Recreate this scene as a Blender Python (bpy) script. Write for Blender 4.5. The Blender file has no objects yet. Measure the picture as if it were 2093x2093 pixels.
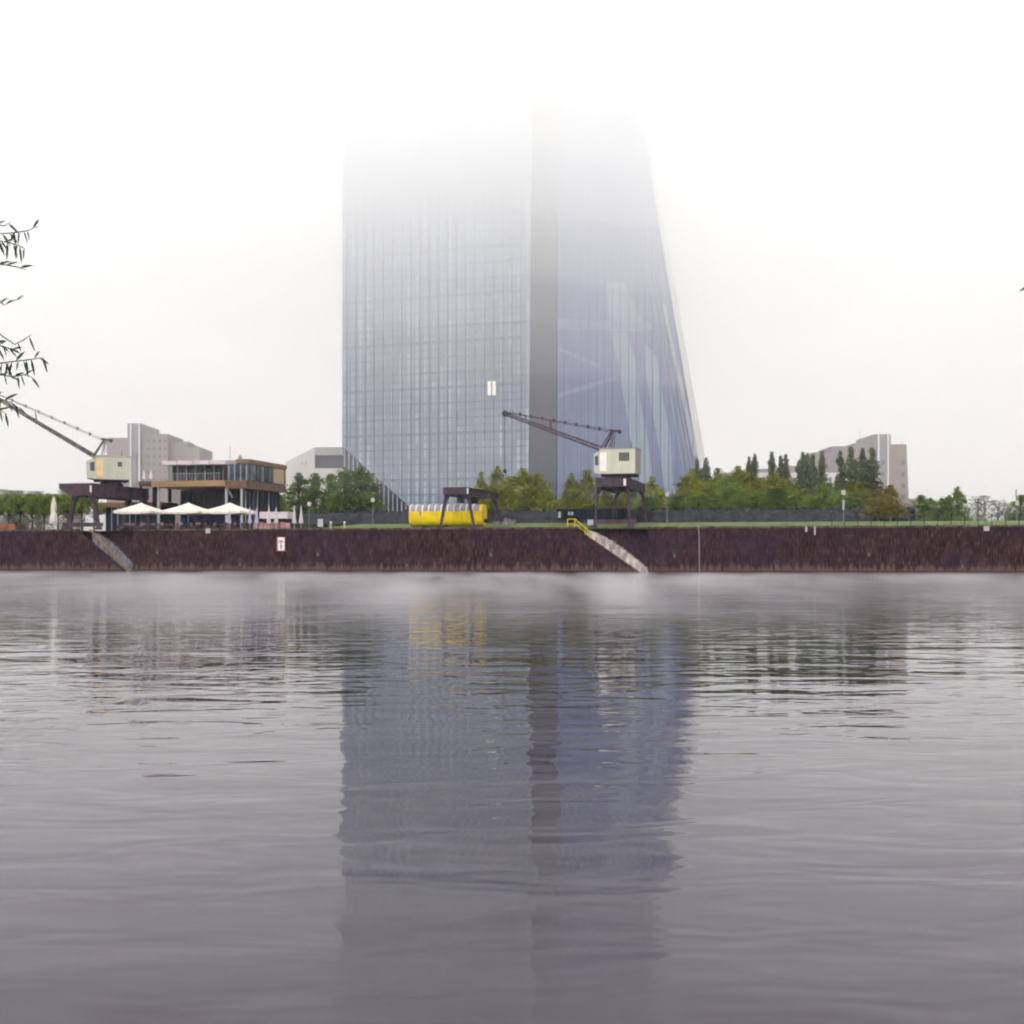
import bpy, math, random
import numpy as np
from mathutils import Vector

S = bpy.context.scene
R = math.radians

# ------------------------------------------------------------------ camera, sky, sun, exposure
F = 2990.0            # focal length in photo pixels (80 mm on 56 mm film)
CX, HY, EYE = 1046.5, 1140.0, 1.63
cam_d = bpy.data.cameras.new('camera')
cam = bpy.data.objects.new('camera', cam_d)
S.collection.objects.link(cam)
cam.location = (0, 0, EYE)
cam.rotation_euler = (R(90), 0, 0)
cam_d.sensor_width = 56
cam_d.lens = 80
cam_d.shift_y = (HY - CX) / 2093.0
cam_d.clip_start = 0.1
cam_d.clip_end = 4000
cam_d.dof.use_dof = True
cam_d.dof.focus_distance = 15
cam_d.dof.aperture_fstop = 6.3
S.camera = cam

SUN_EL, SUN_AZ = R(38), R(200)
w = bpy.data.worlds.new('World')
S.world = w
w.use_nodes = True
nt = w.node_tree
nt.nodes.clear()
sky = nt.nodes.new('ShaderNodeTexSky')
sky.sky_type = 'NISHITA'
sky.sun_disc = False
sky.sun_elevation = SUN_EL
sky.sun_rotation = SUN_AZ
sky.air_density = 1.0
sky.dust_density = 4.0
hs = nt.nodes.new('ShaderNodeHueSaturation')
hs.inputs['Saturation'].default_value = 0.0
bg = nt.nodes.new('ShaderNodeBackground')
bg.inputs['Strength'].default_value = 0.15
wo = nt.nodes.new('ShaderNodeOutputWorld')
nt.links.new(sky.outputs[0], hs.inputs['Color'])
nt.links.new(hs.outputs[0], bg.inputs['Color'])
nt.links.new(bg.outputs[0], wo.inputs['Surface'])

sun_d = bpy.data.lights.new('sun', 'SUN')
sun_d.energy = 1.5
sun_d.angle = R(30)
sun_d.color = (1.0, 0.96, 0.9)
sun = bpy.data.objects.new('sun', sun_d)
S.collection.objects.link(sun)
# sun behind and left of the camera, high, veiled
sun.rotation_euler = (R(52), 0, R(-20))

S.view_settings.view_transform = 'Standard'
S.view_settings.look = 'None'
S.view_settings.gamma = 1
S.view_settings.exposure = 1.42
S.render.engine = 'CYCLES'
S.cycles.use_denoising = True
S.cycles.max_bounces = 12
S.cycles.diffuse_bounces = 2
S.cycles.glossy_bounces = 3
S.cycles.transmission_bounces = 4
S.cycles.transparent_max_bounces = 32
S.cycles.volume_bounces = 4
S.cycles.volume_max_steps = 128
S.cycles.volume_step_rate = 1.0
S.cycles.filter_width = 1.9
S.cycles.use_adaptive_sampling = True
S.cycles.adaptive_threshold = 0.05

# ------------------------------------------------------------------ helpers
ANG = math.atan(0.2254)
CA, SA, TA = math.cos(ANG), math.sin(ANG), math.tan(ANG)
Y0 = 163.95
TOP = 4.85            # quay top above the water


def u_at(px, v):
    t = (px - CX) / F
    Y = (Y0 + v / CA) / (1 + t * TA)
    return (t * Y - v * SA) / CA


def world(u, v, z=0.0):
    return Vector((u * CA + v * SA, Y0 - u * SA + v * CA, z))


def Y_at(px, v):
    t = (px - CX) / F
    return (Y0 + v / CA) / (1 + t * TA)


def z_at(py, Y):
    return EYE + (HY - py) / F * Y


def P(px, py, Y):
    return Vector(((px - CX) / F * Y, Y, z_at(py, Y)))


def smooth(a, b, x):
    t = min(1, max(0, (x - a) / (b - a)))
    return t * t * (3 - 2 * t)


U_TERR = u_at(590, 5)


def G(u, v):
    """height of the ground on top of the quay"""
    k = smooth(U_TERR - 2, U_TERR + 6, u)
    return TOP + 0.02 + k * 0.95 * smooth(0.8, 14, v) + (1 - k) * 0.25 * smooth(12, 20, v)


class MB:
    def __init__(s):
        s.v, s.f, s.uv = [], [], None

    def add(s, vs, fs):
        b = len(s.v)
        s.v.extend([tuple(p) for p in vs])
        s.f.extend([tuple(i + b for i in f) for f in fs])
        return s

    def box(s, x0, x1, y0, y1, z0, z1):
        return s.add([(x0, y0, z0), (x1, y0, z0), (x1, y1, z0), (x0, y1, z0),
                      (x0, y0, z1), (x1, y0, z1), (x1, y1, z1), (x0, y1, z1)],
                     [(0, 3, 2, 1), (4, 5, 6, 7), (0, 1, 5, 4), (1, 2, 6, 5), (2, 3, 7, 6), (3, 0, 4, 7)])

    def bar(s, p, q, a, b=None, a2=None, b2=None):
        p, q = Vector(p), Vector(q)
        b = a if b is None else b
        a2 = a if a2 is None else a2
        b2 = b if b2 is None else b2
        d = (q - p).normalized()
        up = Vector((0, 0, 1)) if abs(d.z) < 0.95 else Vector((0, 1, 0))
        x = d.cross(up).normalized()
        y = x.cross(d).normalized()
        vs = []
        for c, aa, bb in ((p, a, b), (q, a2, b2)):
            for i, j in ((-1, -1), (1, -1), (1, 1), (-1, 1)):
                vs.append(c + x * (i * aa / 2) + y * (j * bb / 2))
        return s.add(vs, [(3, 2, 1, 0), (4, 5, 6, 7), (0, 1, 5, 4), (1, 2, 6, 5), (2, 3, 7, 6), (3, 0, 4, 7)])

    def tube(s, pts, rs, n=8):
        pts = [Vector(p) for p in pts]
        if not hasattr(rs, '__len__'):
            rs = [rs] * len(pts)
        vs, fs = [], []
        for k, p in enumerate(pts):
            d = (pts[min(k + 1, len(pts) - 1)] - pts[max(k - 1, 0)]).normalized()
            up = Vector((0, 0, 1)) if abs(d.z) < 0.9 else Vector((1, 0, 0))
            x = d.cross(up).normalized()
            y = x.cross(d).normalized()
            for i in range(n):
                a = 2 * math.pi * i / n
                vs.append(p + (x * math.cos(a) + y * math.sin(a)) * rs[k])
        for k in range(len(pts) - 1):
            for i in range(n):
                j = (i + 1) % n
                fs.append((k * n + i, k * n + j, (k + 1) * n + j, (k + 1) * n + i))
        fs.append(tuple(range(n))[::-1])
        fs.append(tuple((len(pts) - 1) * n + i for i in range(n)))
        return s.add(vs, fs)

    def lathe(s, prof, n=14, c=(0, 0)):
        """prof: (r, z) from bottom to top"""
        vs, fs = [], []
        for r, z in prof:
            for i in range(n):
                a = 2 * math.pi * i / n
                vs.append((c[0] + r * math.cos(a), c[1] + r * math.sin(a), z))
        m = len(prof)
        for k in range(m - 1):
            for i in range(n):
                j = (i + 1) % n
                fs.append((k * n + i, k * n + j, (k + 1) * n + j, (k + 1) * n + i))
        fs.append(tuple(range(n))[::-1])
        fs.append(tuple((m - 1) * n + i for i in range(n)))
        return s.add(vs, fs)

    def prism(s, poly, y0, y1):
        """poly of (x, z), extruded along y; poly counter-clockwise seen from -y"""
        n = len(poly)
        vs = [(x, y0, z) for x, z in poly] + [(x, y1, z) for x, z in poly]
        fs = [tuple(range(n)), tuple(range(2 * n - 1, n - 1, -1))]
        for i in range(n):
            j = (i + 1) % n
            fs.append((j, i, n + i, n + j))
        return s.add(vs, fs)

    def slab(s, pts, d):
        """flat polygon with thickness along vector d"""
        n = len(pts)
        d = Vector(d)
        vs = [Vector(p) for p in pts] + [Vector(p) + d for p in pts]
        fs = [tuple(range(n)), tuple(range(2 * n - 1, n - 1, -1))]
        for i in range(n):
            j = (i + 1) % n
            fs.append((j, i, n + i, n + j))
        return s.add(vs, fs)

    def build(s, name, m=None, parent=None, loc=None, smooth_=False):
        me = bpy.data.meshes.new(name)
        me.from_pydata(s.v, [], s.f)
        if smooth_:
            me.shade_smooth()
        if m:
            me.materials.append(m)
        o = bpy.data.objects.new(name, me)
        S.collection.objects.link(o)
        if parent:
            o.parent = parent
        if loc:
            o.location = loc
        return o


def tag(o, label=None, cat=None, group=None, kind=None):
    if label:
        o['label'] = label
    if cat:
        o['category'] = cat
    if group:
        o['group'] = group
    if kind:
        o['kind'] = kind
    return o


def thing(name, label, cat, loc=(0, 0, 0), rotz=0.0, group=None):
    o = bpy.data.objects.new(name, None)
    o.empty_display_size = 0.5
    S.collection.objects.link(o)
    o.location = loc
    o.rotation_euler = (0, 0, rotz)
    return tag(o, label, cat, group)


def copy_tree(o, parent=None):
    c = o.copy()
    S.collection.objects.link(c)
    if parent:
        c.parent = parent
    for ch in list(o.children):
        copy_tree(ch, c)
    return c


ORD = ['', 'first', 'second', 'third', 'fourth', 'fifth', 'sixth', 'seventh', 'eighth', 'ninth', 'tenth', 'eleventh',
       'twelfth', 'thirteenth', 'fourteenth', 'fifteenth', 'sixteenth', 'seventeenth', 'eighteenth']

# ------------------------------------------------------------------ materials


def newmat(name):
    m = bpy.data.materials.new(name)
    m.use_nodes = True
    return m, m.node_tree, m.node_tree.nodes['Principled BSDF']


def mat(name, c, rough=0.6, vary=0.15, scale=3.0, stretch=(1, 1, 1), metallic=0.0, spec=0.2, c2=None, objrand=0.0, detail=4):
    m, t, p = newmat(name)
    n = t.nodes
    tc = n.new('ShaderNodeTexCoord')
    mp = n.new('ShaderNodeMapping')
    mp.inputs['Scale'].default_value = stretch
    no = n.new('ShaderNodeTexNoise')
    no.inputs['Scale'].default_value = scale
    no.inputs['Detail'].default_value = detail
    cr = n.new('ShaderNodeValToRGB')
    c2 = c2 or tuple(x * (1 - vary) for x in c)
    c1 = tuple(min(1, x * (1 + vary)) for x in c)
    cr.color_ramp.elements[0].position = 0.35
    cr.color_ramp.elements[1].position = 0.65
    cr.color_ramp.elements[0].color = (*c2, 1)
    cr.color_ramp.elements[1].color = (*c1, 1)
    t.links.new(tc.outputs['Object'], mp.inputs[0])
    t.links.new(mp.outputs[0], no.inputs['Vector'])
    t.links.new(no.outputs[0], cr.inputs[0])
    out = cr.outputs[0]
    if objrand:
        oi = n.new('ShaderNodeObjectInfo')
        h = n.new('ShaderNodeHueSaturation')
        mr = n.new('ShaderNodeMapRange')
        mr.inputs[3].default_value = 1 - objrand
        mr.inputs[4].default_value = 1 + objrand
        t.links.new(oi.outputs['Random'], mr.inputs[0])
        t.links.new(mr.outputs[0], h.inputs['Value'])
        t.links.new(out, h.inputs['Color'])
        out = h.outputs[0]
    t.links.new(out, p.inputs['Base Color'])
    p.inputs['Roughness'].default_value = rough
    p.inputs['Metallic'].default_value = metallic
    p.inputs['Specular IOR Level'].default_value = spec
    return m


def emit_mat(name, c, s):
    m, t, p = newmat(name)
    p.inputs['Base Color'].default_value = (*c, 1)
    p.inputs['Emission Color'].default_value = (*c, 1)
    p.inputs['Emission Strength'].default_value = s
    return m


def facade_mat(name, c_glass, c_pale, c_line, bay, floor, pale_amt, slab_amt, rough=0.18, line_w=0.10, spec=0.35):
    m, t, p = newmat(name)
    N = t.nodes
    L = t.links

    def math_(op, a, b=None, c=None):
        x = N.new('ShaderNodeMath')
        x.operation = op
        for i, q in enumerate((a, b, c)):
            if q is None:
                continue
            if isinstance(q, (int, float)):
                x.inputs[i].default_value = q
            else:
                L.new(q, x.inputs[i])
        return x.outputs[0]
    uv = N.new('ShaderNodeUVMap')
    sp = N.new('ShaderNodeSeparateXYZ')
    L.new(uv.outputs[0], sp.inputs[0])
    a = math_('DIVIDE', sp.outputs[0], bay)
    b = math_('DIVIDE', sp.outputs[1], floor)
    fa, fb = math_('FRACT', a), math_('FRACT', b)
    ia, ib = math_('FLOOR', a), math_('FLOOR', b)
    cb = N.new('ShaderNodeCombineXYZ')
    L.new(ia, cb.inputs[0])
    L.new(ib, cb.inputs[1])
    wn = N.new('ShaderNodeTexWhiteNoise')
    wn.noise_dimensions = '2D'
    L.new(cb.outputs[0], wn.inputs['Vector'])
    wc = N.new('ShaderNodeTexWhiteNoise')
    wc.noise_dimensions = '1D'
    L.new(ia, wc.inputs['W'])
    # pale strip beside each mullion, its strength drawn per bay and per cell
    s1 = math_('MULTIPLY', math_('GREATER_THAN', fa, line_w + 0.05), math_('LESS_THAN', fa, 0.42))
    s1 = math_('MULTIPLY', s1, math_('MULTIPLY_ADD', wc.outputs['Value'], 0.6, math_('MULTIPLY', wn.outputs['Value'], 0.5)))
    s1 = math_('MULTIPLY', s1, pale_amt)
    big = N.new('ShaderNodeTexNoise')
    big.inputs['Scale'].default_value = 0.05
    L.new(uv.outputs[0], big.inputs['Vector'])
    tone = math_('ADD', s1, math_('MULTIPLY', math_('SUBTRACT', wn.outputs['Value'], 0.5), 0.22))
    tone = math_('ADD', tone, math_('MULTIPLY', math_('SUBTRACT', big.outputs[0], 0.5), 0.3))
    tone.node.use_clamp = True
    mx = N.new('ShaderNodeMix')
    mx.data_type = 'RGBA'
    mx.inputs[6].default_value = (*c_glass, 1)
    mx.inputs[7].default_value = (*c_pale, 1)
    L.new(tone, mx.inputs[0])
    ln = math_('MAXIMUM', math_('LESS_THAN', fa, line_w), math_('MULTIPLY', math_('LESS_THAN', fb, 0.16), slab_amt))
    mx2 = N.new('ShaderNodeMix')
    mx2.data_type = 'RGBA'
    mx2.inputs[7].default_value = (*c_line, 1)
    L.new(mx.outputs[2], mx2.inputs[6])
    L.new(math_('MULTIPLY', ln, 0.75), mx2.inputs[0])
    L.new(mx2.outputs[2], p.inputs['Base Color'])
    p.inputs['Roughness'].default_value = rough
    p.inputs['Specular IOR Level'].default_value = spec
    return m


M = {}
M['steel'] = mat('painted_steel', (0.060, 0.036, 0.055), 0.6, 0.35, 1.5, c2=(0.045, 0.026, 0.034))
M['steel_dark'] = mat('dark_steel', (0.022, 0.016, 0.028), 0.7, 0.3, 2)
M['cabin'] = mat('cabin_paint', (0.56, 0.55, 0.45), 0.6, 0.06, 1.2, (1, 1, 0.3))
M['cabin_green'] = mat('cabin_paint_green', (0.50, 0.49, 0.41), 0.6, 0.06, 1.2, (1, 1, 0.3))
M['cabin_side'] = mat('cabin_side_paint', (0.34, 0.29, 0.30), 0.6, 0.08, 1.2)
M['white'] = mat('white_paint', (0.82, 0.80, 0.76), 0.5, 0.04, 2)
M['peach'] = mat('peach_paint', (0.78, 0.56, 0.30), 0.6, 0.08, 2)
M['yellow'] = mat('yellow_paint', (0.80, 0.56, 0.006), 0.45, 0.08, 0.8, c2=(0.62, 0.42, 0.01))
M['rail_yellow'] = mat('yellow_rail_paint', (0.62, 0.46, 0.02), 0.5, 0.1)
M['grey_roof'] = mat('grey_roof_sheet', (0.27, 0.24, 0.27), 0.5, 0.12, 1.5)
M['window'] = mat('dark_window', (0.012, 0.012, 0.026), 0.3, 0.3, 0.7, spec=0.2)
M['window_blue'] = mat('blue_window', (0.006, 0.009, 0.030), 0.35, 0.5, 0.35, spec=0.15)
M['window_pale'] = mat('pale_window', (0.065, 0.08, 0.115), 0.25, 0.6, 0.6, spec=0.2)
M['wood'] = mat('brown_wood', (0.18, 0.100, 0.058), 0.6, 0.2, 1.5, (0.3, 0.3, 3))
M['wood_dark'] = mat('dark_wood', (0.14, 0.085, 0.06), 0.6, 0.2, 1.5)
M['tan'] = mat('tan_panel', (0.46, 0.33, 0.24), 0.6, 0.06)
M['awning'] = mat('pink_grey_awning', (0.58, 0.50, 0.53), 0.7, 0.06)
M['frame_grey'] = mat('grey_frame', (0.36, 0.38, 0.40), 0.5, 0.06)
M['canvas'] = mat('cream_canvas', (0.72, 0.67, 0.58), 0.8, 0.06, 1)
M['canvas_lilac'] = mat('lilac_canvas', (0.42, 0.38, 0.52), 0.8, 0.10, 1)
M['pink'] = mat('faded_pink_board', (0.42, 0.20, 0.20), 0.7, 0.2, 1.5)
M['chair'] = mat('chair_paint', (0.22, 0.12, 0.15), 0.6, 0.4, 0.8, objrand=0.8)
M['concrete'] = mat('pale_concrete', (0.50, 0.44, 0.40), 0.9, 0.25, 1.4, (1.5, 1, 0.7), c2=(0.26, 0.21, 0.20))
M['concrete_lilac'] = mat('lilac_concrete', (0.17, 0.145, 0.18), 0.8, 0.4, 1.6, (2, 1, 1))
M['teal'] = mat('dark_teal_paint', (0.004, 0.012, 0.024), 0.7, 0.3, 0.8, spec=0.1)
M['fence'] = mat('fence_mesh_wire', (0.060, 0.060, 0.085), 0.7, 0.25, 1)
M['post'] = mat('galvanised_post', (0.16, 0.16, 0.18), 0.5, 0.1)
M['lamp_glass'] = mat('lamp_glass', (0.62, 0.60, 0.60), 0.3, 0.05)
M['red'] = mat('sign_red', (0.42, 0.07, 0.055), 0.5, 0.08)
M['black'] = mat('sign_black', (0.015, 0.015, 0.018), 0.5, 0.1)
M['terracotta'] = mat('terracotta', (0.24, 0.09, 0.055), 0.8, 0.3, 1.5)
M['bark'] = mat('bark', (0.055, 0.042, 0.035), 0.9, 0.3, 3, (1, 1, 0.3))
M['bark_birch'] = mat('birch_bark', (0.34, 0.27, 0.20), 0.8, 0.3, 3)
M['lit'] = emit_mat('lit_window', (0.8, 0.78, 0.68), 0.03)
M['block_a'] = mat('hazed_mauve_render', (0.25, 0.195, 0.20), 0.8, 0.10, 0.08, c2=(0.23, 0.185, 0.195))  # distance haze is put into these paler block colours
M['block_b'] = mat('hazed_grey_mauve_core', (0.27, 0.235, 0.27), 0.8, 0.1, 0.1)
M['block_c'] = mat('hazed_tan_mauve_brick', (0.28, 0.215, 0.195), 0.8, 0.14, 0.15)
M['hall_white'] = mat('pale_render', (0.62, 0.57, 0.55), 0.8, 0.05, 0.1)
M['hall_dark'] = mat('dark_recess', (0.055, 0.045, 0.08), 0.7, 0.15, 0.3)
M['win_far'] = mat('far_window', (0.12, 0.11, 0.17), 0.3, 0.2, 0.3)
M['white_line'] = mat('white_strip', (0.75, 0.74, 0.74), 0.6, 0.03)


def leafmat(name, c_dark, c_light, scale=0.5, objrand=0.12, transl=0.25):
    m = mat(name, c_light, 0.75, 0.0, scale, c2=c_dark, objrand=objrand, spec=0.25, detail=5)
    t = m.node_tree
    p = t.nodes['Principled BSDF']
    tr = t.nodes.new('ShaderNodeBsdfTranslucent')
    mx = t.nodes.new('ShaderNodeMixShader')
    mx.inputs[0].default_value = transl
    src = p.inputs['Base Color'].links[0].from_socket
    t.links.new(src, tr.inputs[0])
    out = t.nodes['Material Output']
    t.links.new(p.outputs[0], mx.inputs[1])
    t.links.new(tr.outputs[0], mx.inputs[2])
    t.links.new(mx.outputs[0], out.inputs['Surface'])
    return m


M['lf_dark'] = leafmat('dark_green_leaves', (0.040, 0.070, 0.024), (0.14, 0.21, 0.05), 0.45)
M['lf_olive'] = leafmat('olive_leaves', (0.105, 0.120, 0.020), (0.31, 0.32, 0.055), 0.5, 0.22)
M['lf_green'] = leafmat('fresh_green_leaves', (0.075, 0.12, 0.022), (0.21, 0.31, 0.055), 0.5, 0.18)
M['lf_poplar'] = leafmat('hazed_poplar_leaves', (0.070, 0.090, 0.055), (0.150, 0.190, 0.100), 0.5, 0.12)  # leaf colour lightened to put some haze over the rear row
M['lf_plane'] = leafmat('plane_leaves', (0.085, 0.125, 0.018), (0.24, 0.33, 0.045), 0.7, 0.12)
M['lf_rust'] = leafmat('rusty_birch_leaves', (0.13, 0.105, 0.028), (0.34, 0.26, 0.075), 0.5, 0.12)
M['lf_bare'] = leafmat('thin_grey_green_leaves', (0.12, 0.12, 0.09), (0.22, 0.22, 0.15), 0.5, 0.12)
M['lf_willow'] = leafmat('willow_leaves', (0.020, 0.038, 0.010), (0.045, 0.075, 0.022), 6, 0.0, 0.35)

# tower glass
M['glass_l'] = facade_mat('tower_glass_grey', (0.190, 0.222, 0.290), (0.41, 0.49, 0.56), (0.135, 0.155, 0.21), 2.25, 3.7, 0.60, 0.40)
M['glass_low'] = facade_mat('tower_glass_undercut_shade', (0.050, 0.055, 0.085), (0.12, 0.13, 0.19), (0.03, 0.03, 0.05), 1.15, 3.7, 0.5, 0.4)  # shade and dark reflections under the overhang put into the glass colour
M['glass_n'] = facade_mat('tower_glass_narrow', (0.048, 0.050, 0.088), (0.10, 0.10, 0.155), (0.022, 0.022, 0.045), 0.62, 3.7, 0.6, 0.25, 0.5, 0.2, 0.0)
M['glass_r'] = facade_mat('tower_glass_blue', (0.115, 0.148, 0.300), (0.21, 0.27, 0.45), (0.08, 0.09, 0.20), 2.0, 3.7, 0.30, 0.12, 0.25, 0.06, 0.2)
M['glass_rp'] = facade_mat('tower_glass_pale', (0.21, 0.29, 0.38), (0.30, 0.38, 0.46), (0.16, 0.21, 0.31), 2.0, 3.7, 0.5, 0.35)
M['glass_edge'] = mat('pale_edge_glass', (0.62, 0.60, 0.56), 0.3, 0.04, 0.2)
M['mullion'] = mat('dark_mullion', (0.12, 0.13, 0.17), 0.5, 0.1)
M['fin'] = mat('pale_fin', (0.40, 0.40, 0.47), 0.5, 0.05)
M['band_r'] = mat('pale_truss_band', (0.18, 0.21, 0.35), 0.4, 0.1, 0.3)


# ------------------------------------------------------------------ setting
def water_mat():
    m, t, p = newmat('river_water_surface')
    N, L = t.nodes, t.links
    p.inputs['Base Color'].default_value = (0.0090, 0.0022, 0.021, 1)
    p.inputs['Roughness'].default_value = 0.03
    p.inputs['IOR'].default_value = 1.29
    p.inputs['Specular Tint'].default_value = (0.34, 0.22, 0.52, 1)
    tc = N.new('ShaderNodeTexCoord')
    hs_ = []

    def noise(scale, sx, sy, amp, detail=2, dist=0.0, rot=0.0):
        mp = N.new('ShaderNodeMapping')
        mp.inputs['Scale'].default_value = (sx, sy, 1)
        mp.inputs['Rotation'].default_value = (0, 0, rot)
        no = N.new('ShaderNodeTexNoise')
        no.inputs['Scale'].default_value = scale
        no.inputs['Detail'].default_value = detail
        no.inputs['Distortion'].default_value = dist
        L.new(tc.outputs['Object'], mp.inputs[0])
        L.new(mp.outputs[0], no.inputs['Vector'])
        mu = N.new('ShaderNodeMath')
        mu.operation = 'MULTIPLY'
        mu.inputs[1].default_value = amp
        L.new(no.outputs[0], mu.inputs[0])
        hs_.append(mu.outputs[0])
    noise(1.0, 0.13, 0.36, 0.032, 2, 0.3, 0.16)      # long lazy swell
    noise(1.0, 0.90, 1.6, 0.0185, 2, 0.5, -0.12)      # ripples
    noise(1.0, 3.2, 5.5, 0.0011, 2, 0.2, 0.05)        # fine ripples
    s = hs_[0]
    for h in hs_[1:]:
        a = N.new('ShaderNodeMath')
        L.new(s, a.inputs[0])
        L.new(h, a.inputs[1])
        s = a.outputs[0]
    # patches of calmer and livelier water
    mpp = N.new('ShaderNodeMapping')
    mpp.inputs['Scale'].default_value = (0.035, 0.09, 1)
    pn = N.new('ShaderNodeTexNoise')
    pn.inputs['Detail'].default_value = 2
    pn.inputs['Scale'].default_value = 1
    L.new(tc.outputs['Object'], mpp.inputs[0])
    L.new(mpp.outputs[0], pn.inputs['Vector'])
    pr_ = N.new('ShaderNodeMapRange')
    pr_.inputs[1].default_value = 0.35
    pr_.inputs[2].default_value = 0.65
    pr_.inputs[3].default_value = 0.55
    pr_.inputs[4].default_value = 1.25
    L.new(pn.outputs[0], pr_.inputs[0])
    pm = N.new('ShaderNodeMath')
    pm.operation = 'MULTIPLY'
    L.new(s, pm.inputs[0])
    L.new(pr_.outputs[0], pm.inputs[1])
    s = pm.outputs[0]
    b = N.new('ShaderNodeBump')
    b.inputs['Strength'].default_value = 1.0
    b.inputs['Distance'].default_value = 1.0
    L.new(s, b.inputs['Height'])
    L.new(b.outputs[0], p.inputs['Normal'])
    return m


wm = MB()
wm.add([(-900, 3.2, 0), (900, 3.2, 0), (900, Y0 - 900 * TA + 1 if Y0 - 900 * TA + 1 > 3.3 else 3.3, 0), (-900, Y0 + 900 * TA + 1, 0)], [(0, 1, 2, 3)])
wm = MB()
wl = u_at(-900, 0)
pts = [(-420, 3.2, 0), (420, 3.2, 0)]
for u in (420, -420):
    q = world(u, 0.5, 0)
    pts.append((q.x, q.y, 0))
wm.add(pts, [(0, 1, 2, 3)])
tag(wm.build('water', water_mat()), kind='structure')


def grass_mat():
    m, t, p = newmat('quay_ground_surface')
    N, L = t.nodes, t.links
    tc = N.new('ShaderNodeTexCoord')
    at = N.new('ShaderNodeSeparateXYZ')
    L.new(tc.outputs['Object'], at.inputs[0])
    no = N.new('ShaderNodeTexNoise')
    no.inputs['Scale'].default_value = 0.6
    no.inputs['Detail'].default_value = 6
    L.new(tc.outputs['Object'], no.inputs['Vector'])
    cr = N.new('ShaderNodeValToRGB')
    cr.color_ramp.elements[0].position = 0.3
    cr.color_ramp.elements[0].color = (0.060, 0.100, 0.018, 1)
    cr.color_ramp.elements[1].position = 0.7
    cr.color_ramp.elements[1].color = (0.115, 0.170, 0.032, 1)
    L.new(no.outputs[0], cr.inputs[0])
    # paved strip along the edge (v < 2) and terrace paving at the left (u < U_TERR)
    pv = N.new('ShaderNodeRGB')
    pv.outputs[0].default_value = (0.16, 0.14, 0.125, 1)

    def lt(sock, val, soft, noisy):
        a = N.new('ShaderNodeMath')
        a.operation = 'MULTIPLY_ADD'
        L.new(no.outputs[0], a.inputs[0])
        a.inputs[1].default_value = noisy
        L.new(sock, a.inputs[2])
        r = N.new('ShaderNodeMapRange')
        r.inputs[1].default_value = val - soft
        r.inputs[2].default_value = val + soft
        r.inputs[3].default_value = 1
        r.inputs[4].default_value = 0
        L.new(a.outputs[0], r.inputs[0])
        return r.outputs[0]
    mx = N.new('ShaderNodeMath')
    mx.operation = 'MAXIMUM'
    L.new(lt(at.outputs[1], 1.6, 0.6, 1.5), mx.inputs[0])
    L.new(lt(at.outputs[0], U_TERR + 1, 1.5, 4), mx.inputs[1])
    # beyond the trees the ground is streets and yards, not lawn
    far = N.new('ShaderNodeMapRange')
    far.inputs[1].default_value = 60
    far.inputs[2].default_value = 90
    L.new(at.outputs[1], far.inputs[0])
    mx2 = N.new('ShaderNodeMath')
    mx2.operation = 'MAXIMUM'
    L.new(mx.outputs[0], mx2.inputs[0])
    L.new(far.outputs[0], mx2.inputs[1])
    mx = mx2
    mi = N.new('ShaderNodeMix')
    mi.data_type = 'RGBA'
    L.new(mx.outputs[0], mi.inputs[0])
    L.new(cr.outputs[0], mi.inputs[6])
    L.new(pv.outputs[0], mi.inputs[7])
    L.new(mi.outputs[2], p.inputs['Base Color'])
    p.inputs['Roughness'].default_value = 0.9
    return m


us = [-900, -500, -300, -200] + [-150 + 4 * i for i in range(76)] + [200, 300, 500, 900]
vs_ = [0.9, 2, 3, 4, 5, 6, 8, 10, 12, 14, 18, 22, 30, 60, 200, 600, 1200]
g = MB()
for v in vs_:
    for u in us:
        g.v.append((u, v, G(u, v)))
nu = len(us)
for j in range(len(vs_) - 1):
    for i in range(nu - 1):
        g.f.append((j * nu + i, j * nu + i + 1, (j + 1) * nu + i + 1, (j + 1) * nu + i))
go = g.build('ground', grass_mat())
go.location = (0, Y0, 0)
go.rotation_euler = (0, 0, -ANG)
tag(go, kind='structure')

nb = MB().add([(-900, -300, 0.3), (900, -300, 0.3), (900, 1.0, 0.3), (-900, 1.0, 0.3), (-900, 3.4, -0.3), (900, 3.4, -0.3)],
              [(0, 1, 2, 3), (3, 2, 5, 4)])
tag(nb.build('near_bank', mat('bank_grass', (0.07, 0.10, 0.03), 0.9, 0.3, 1)), kind='structure')


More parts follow.
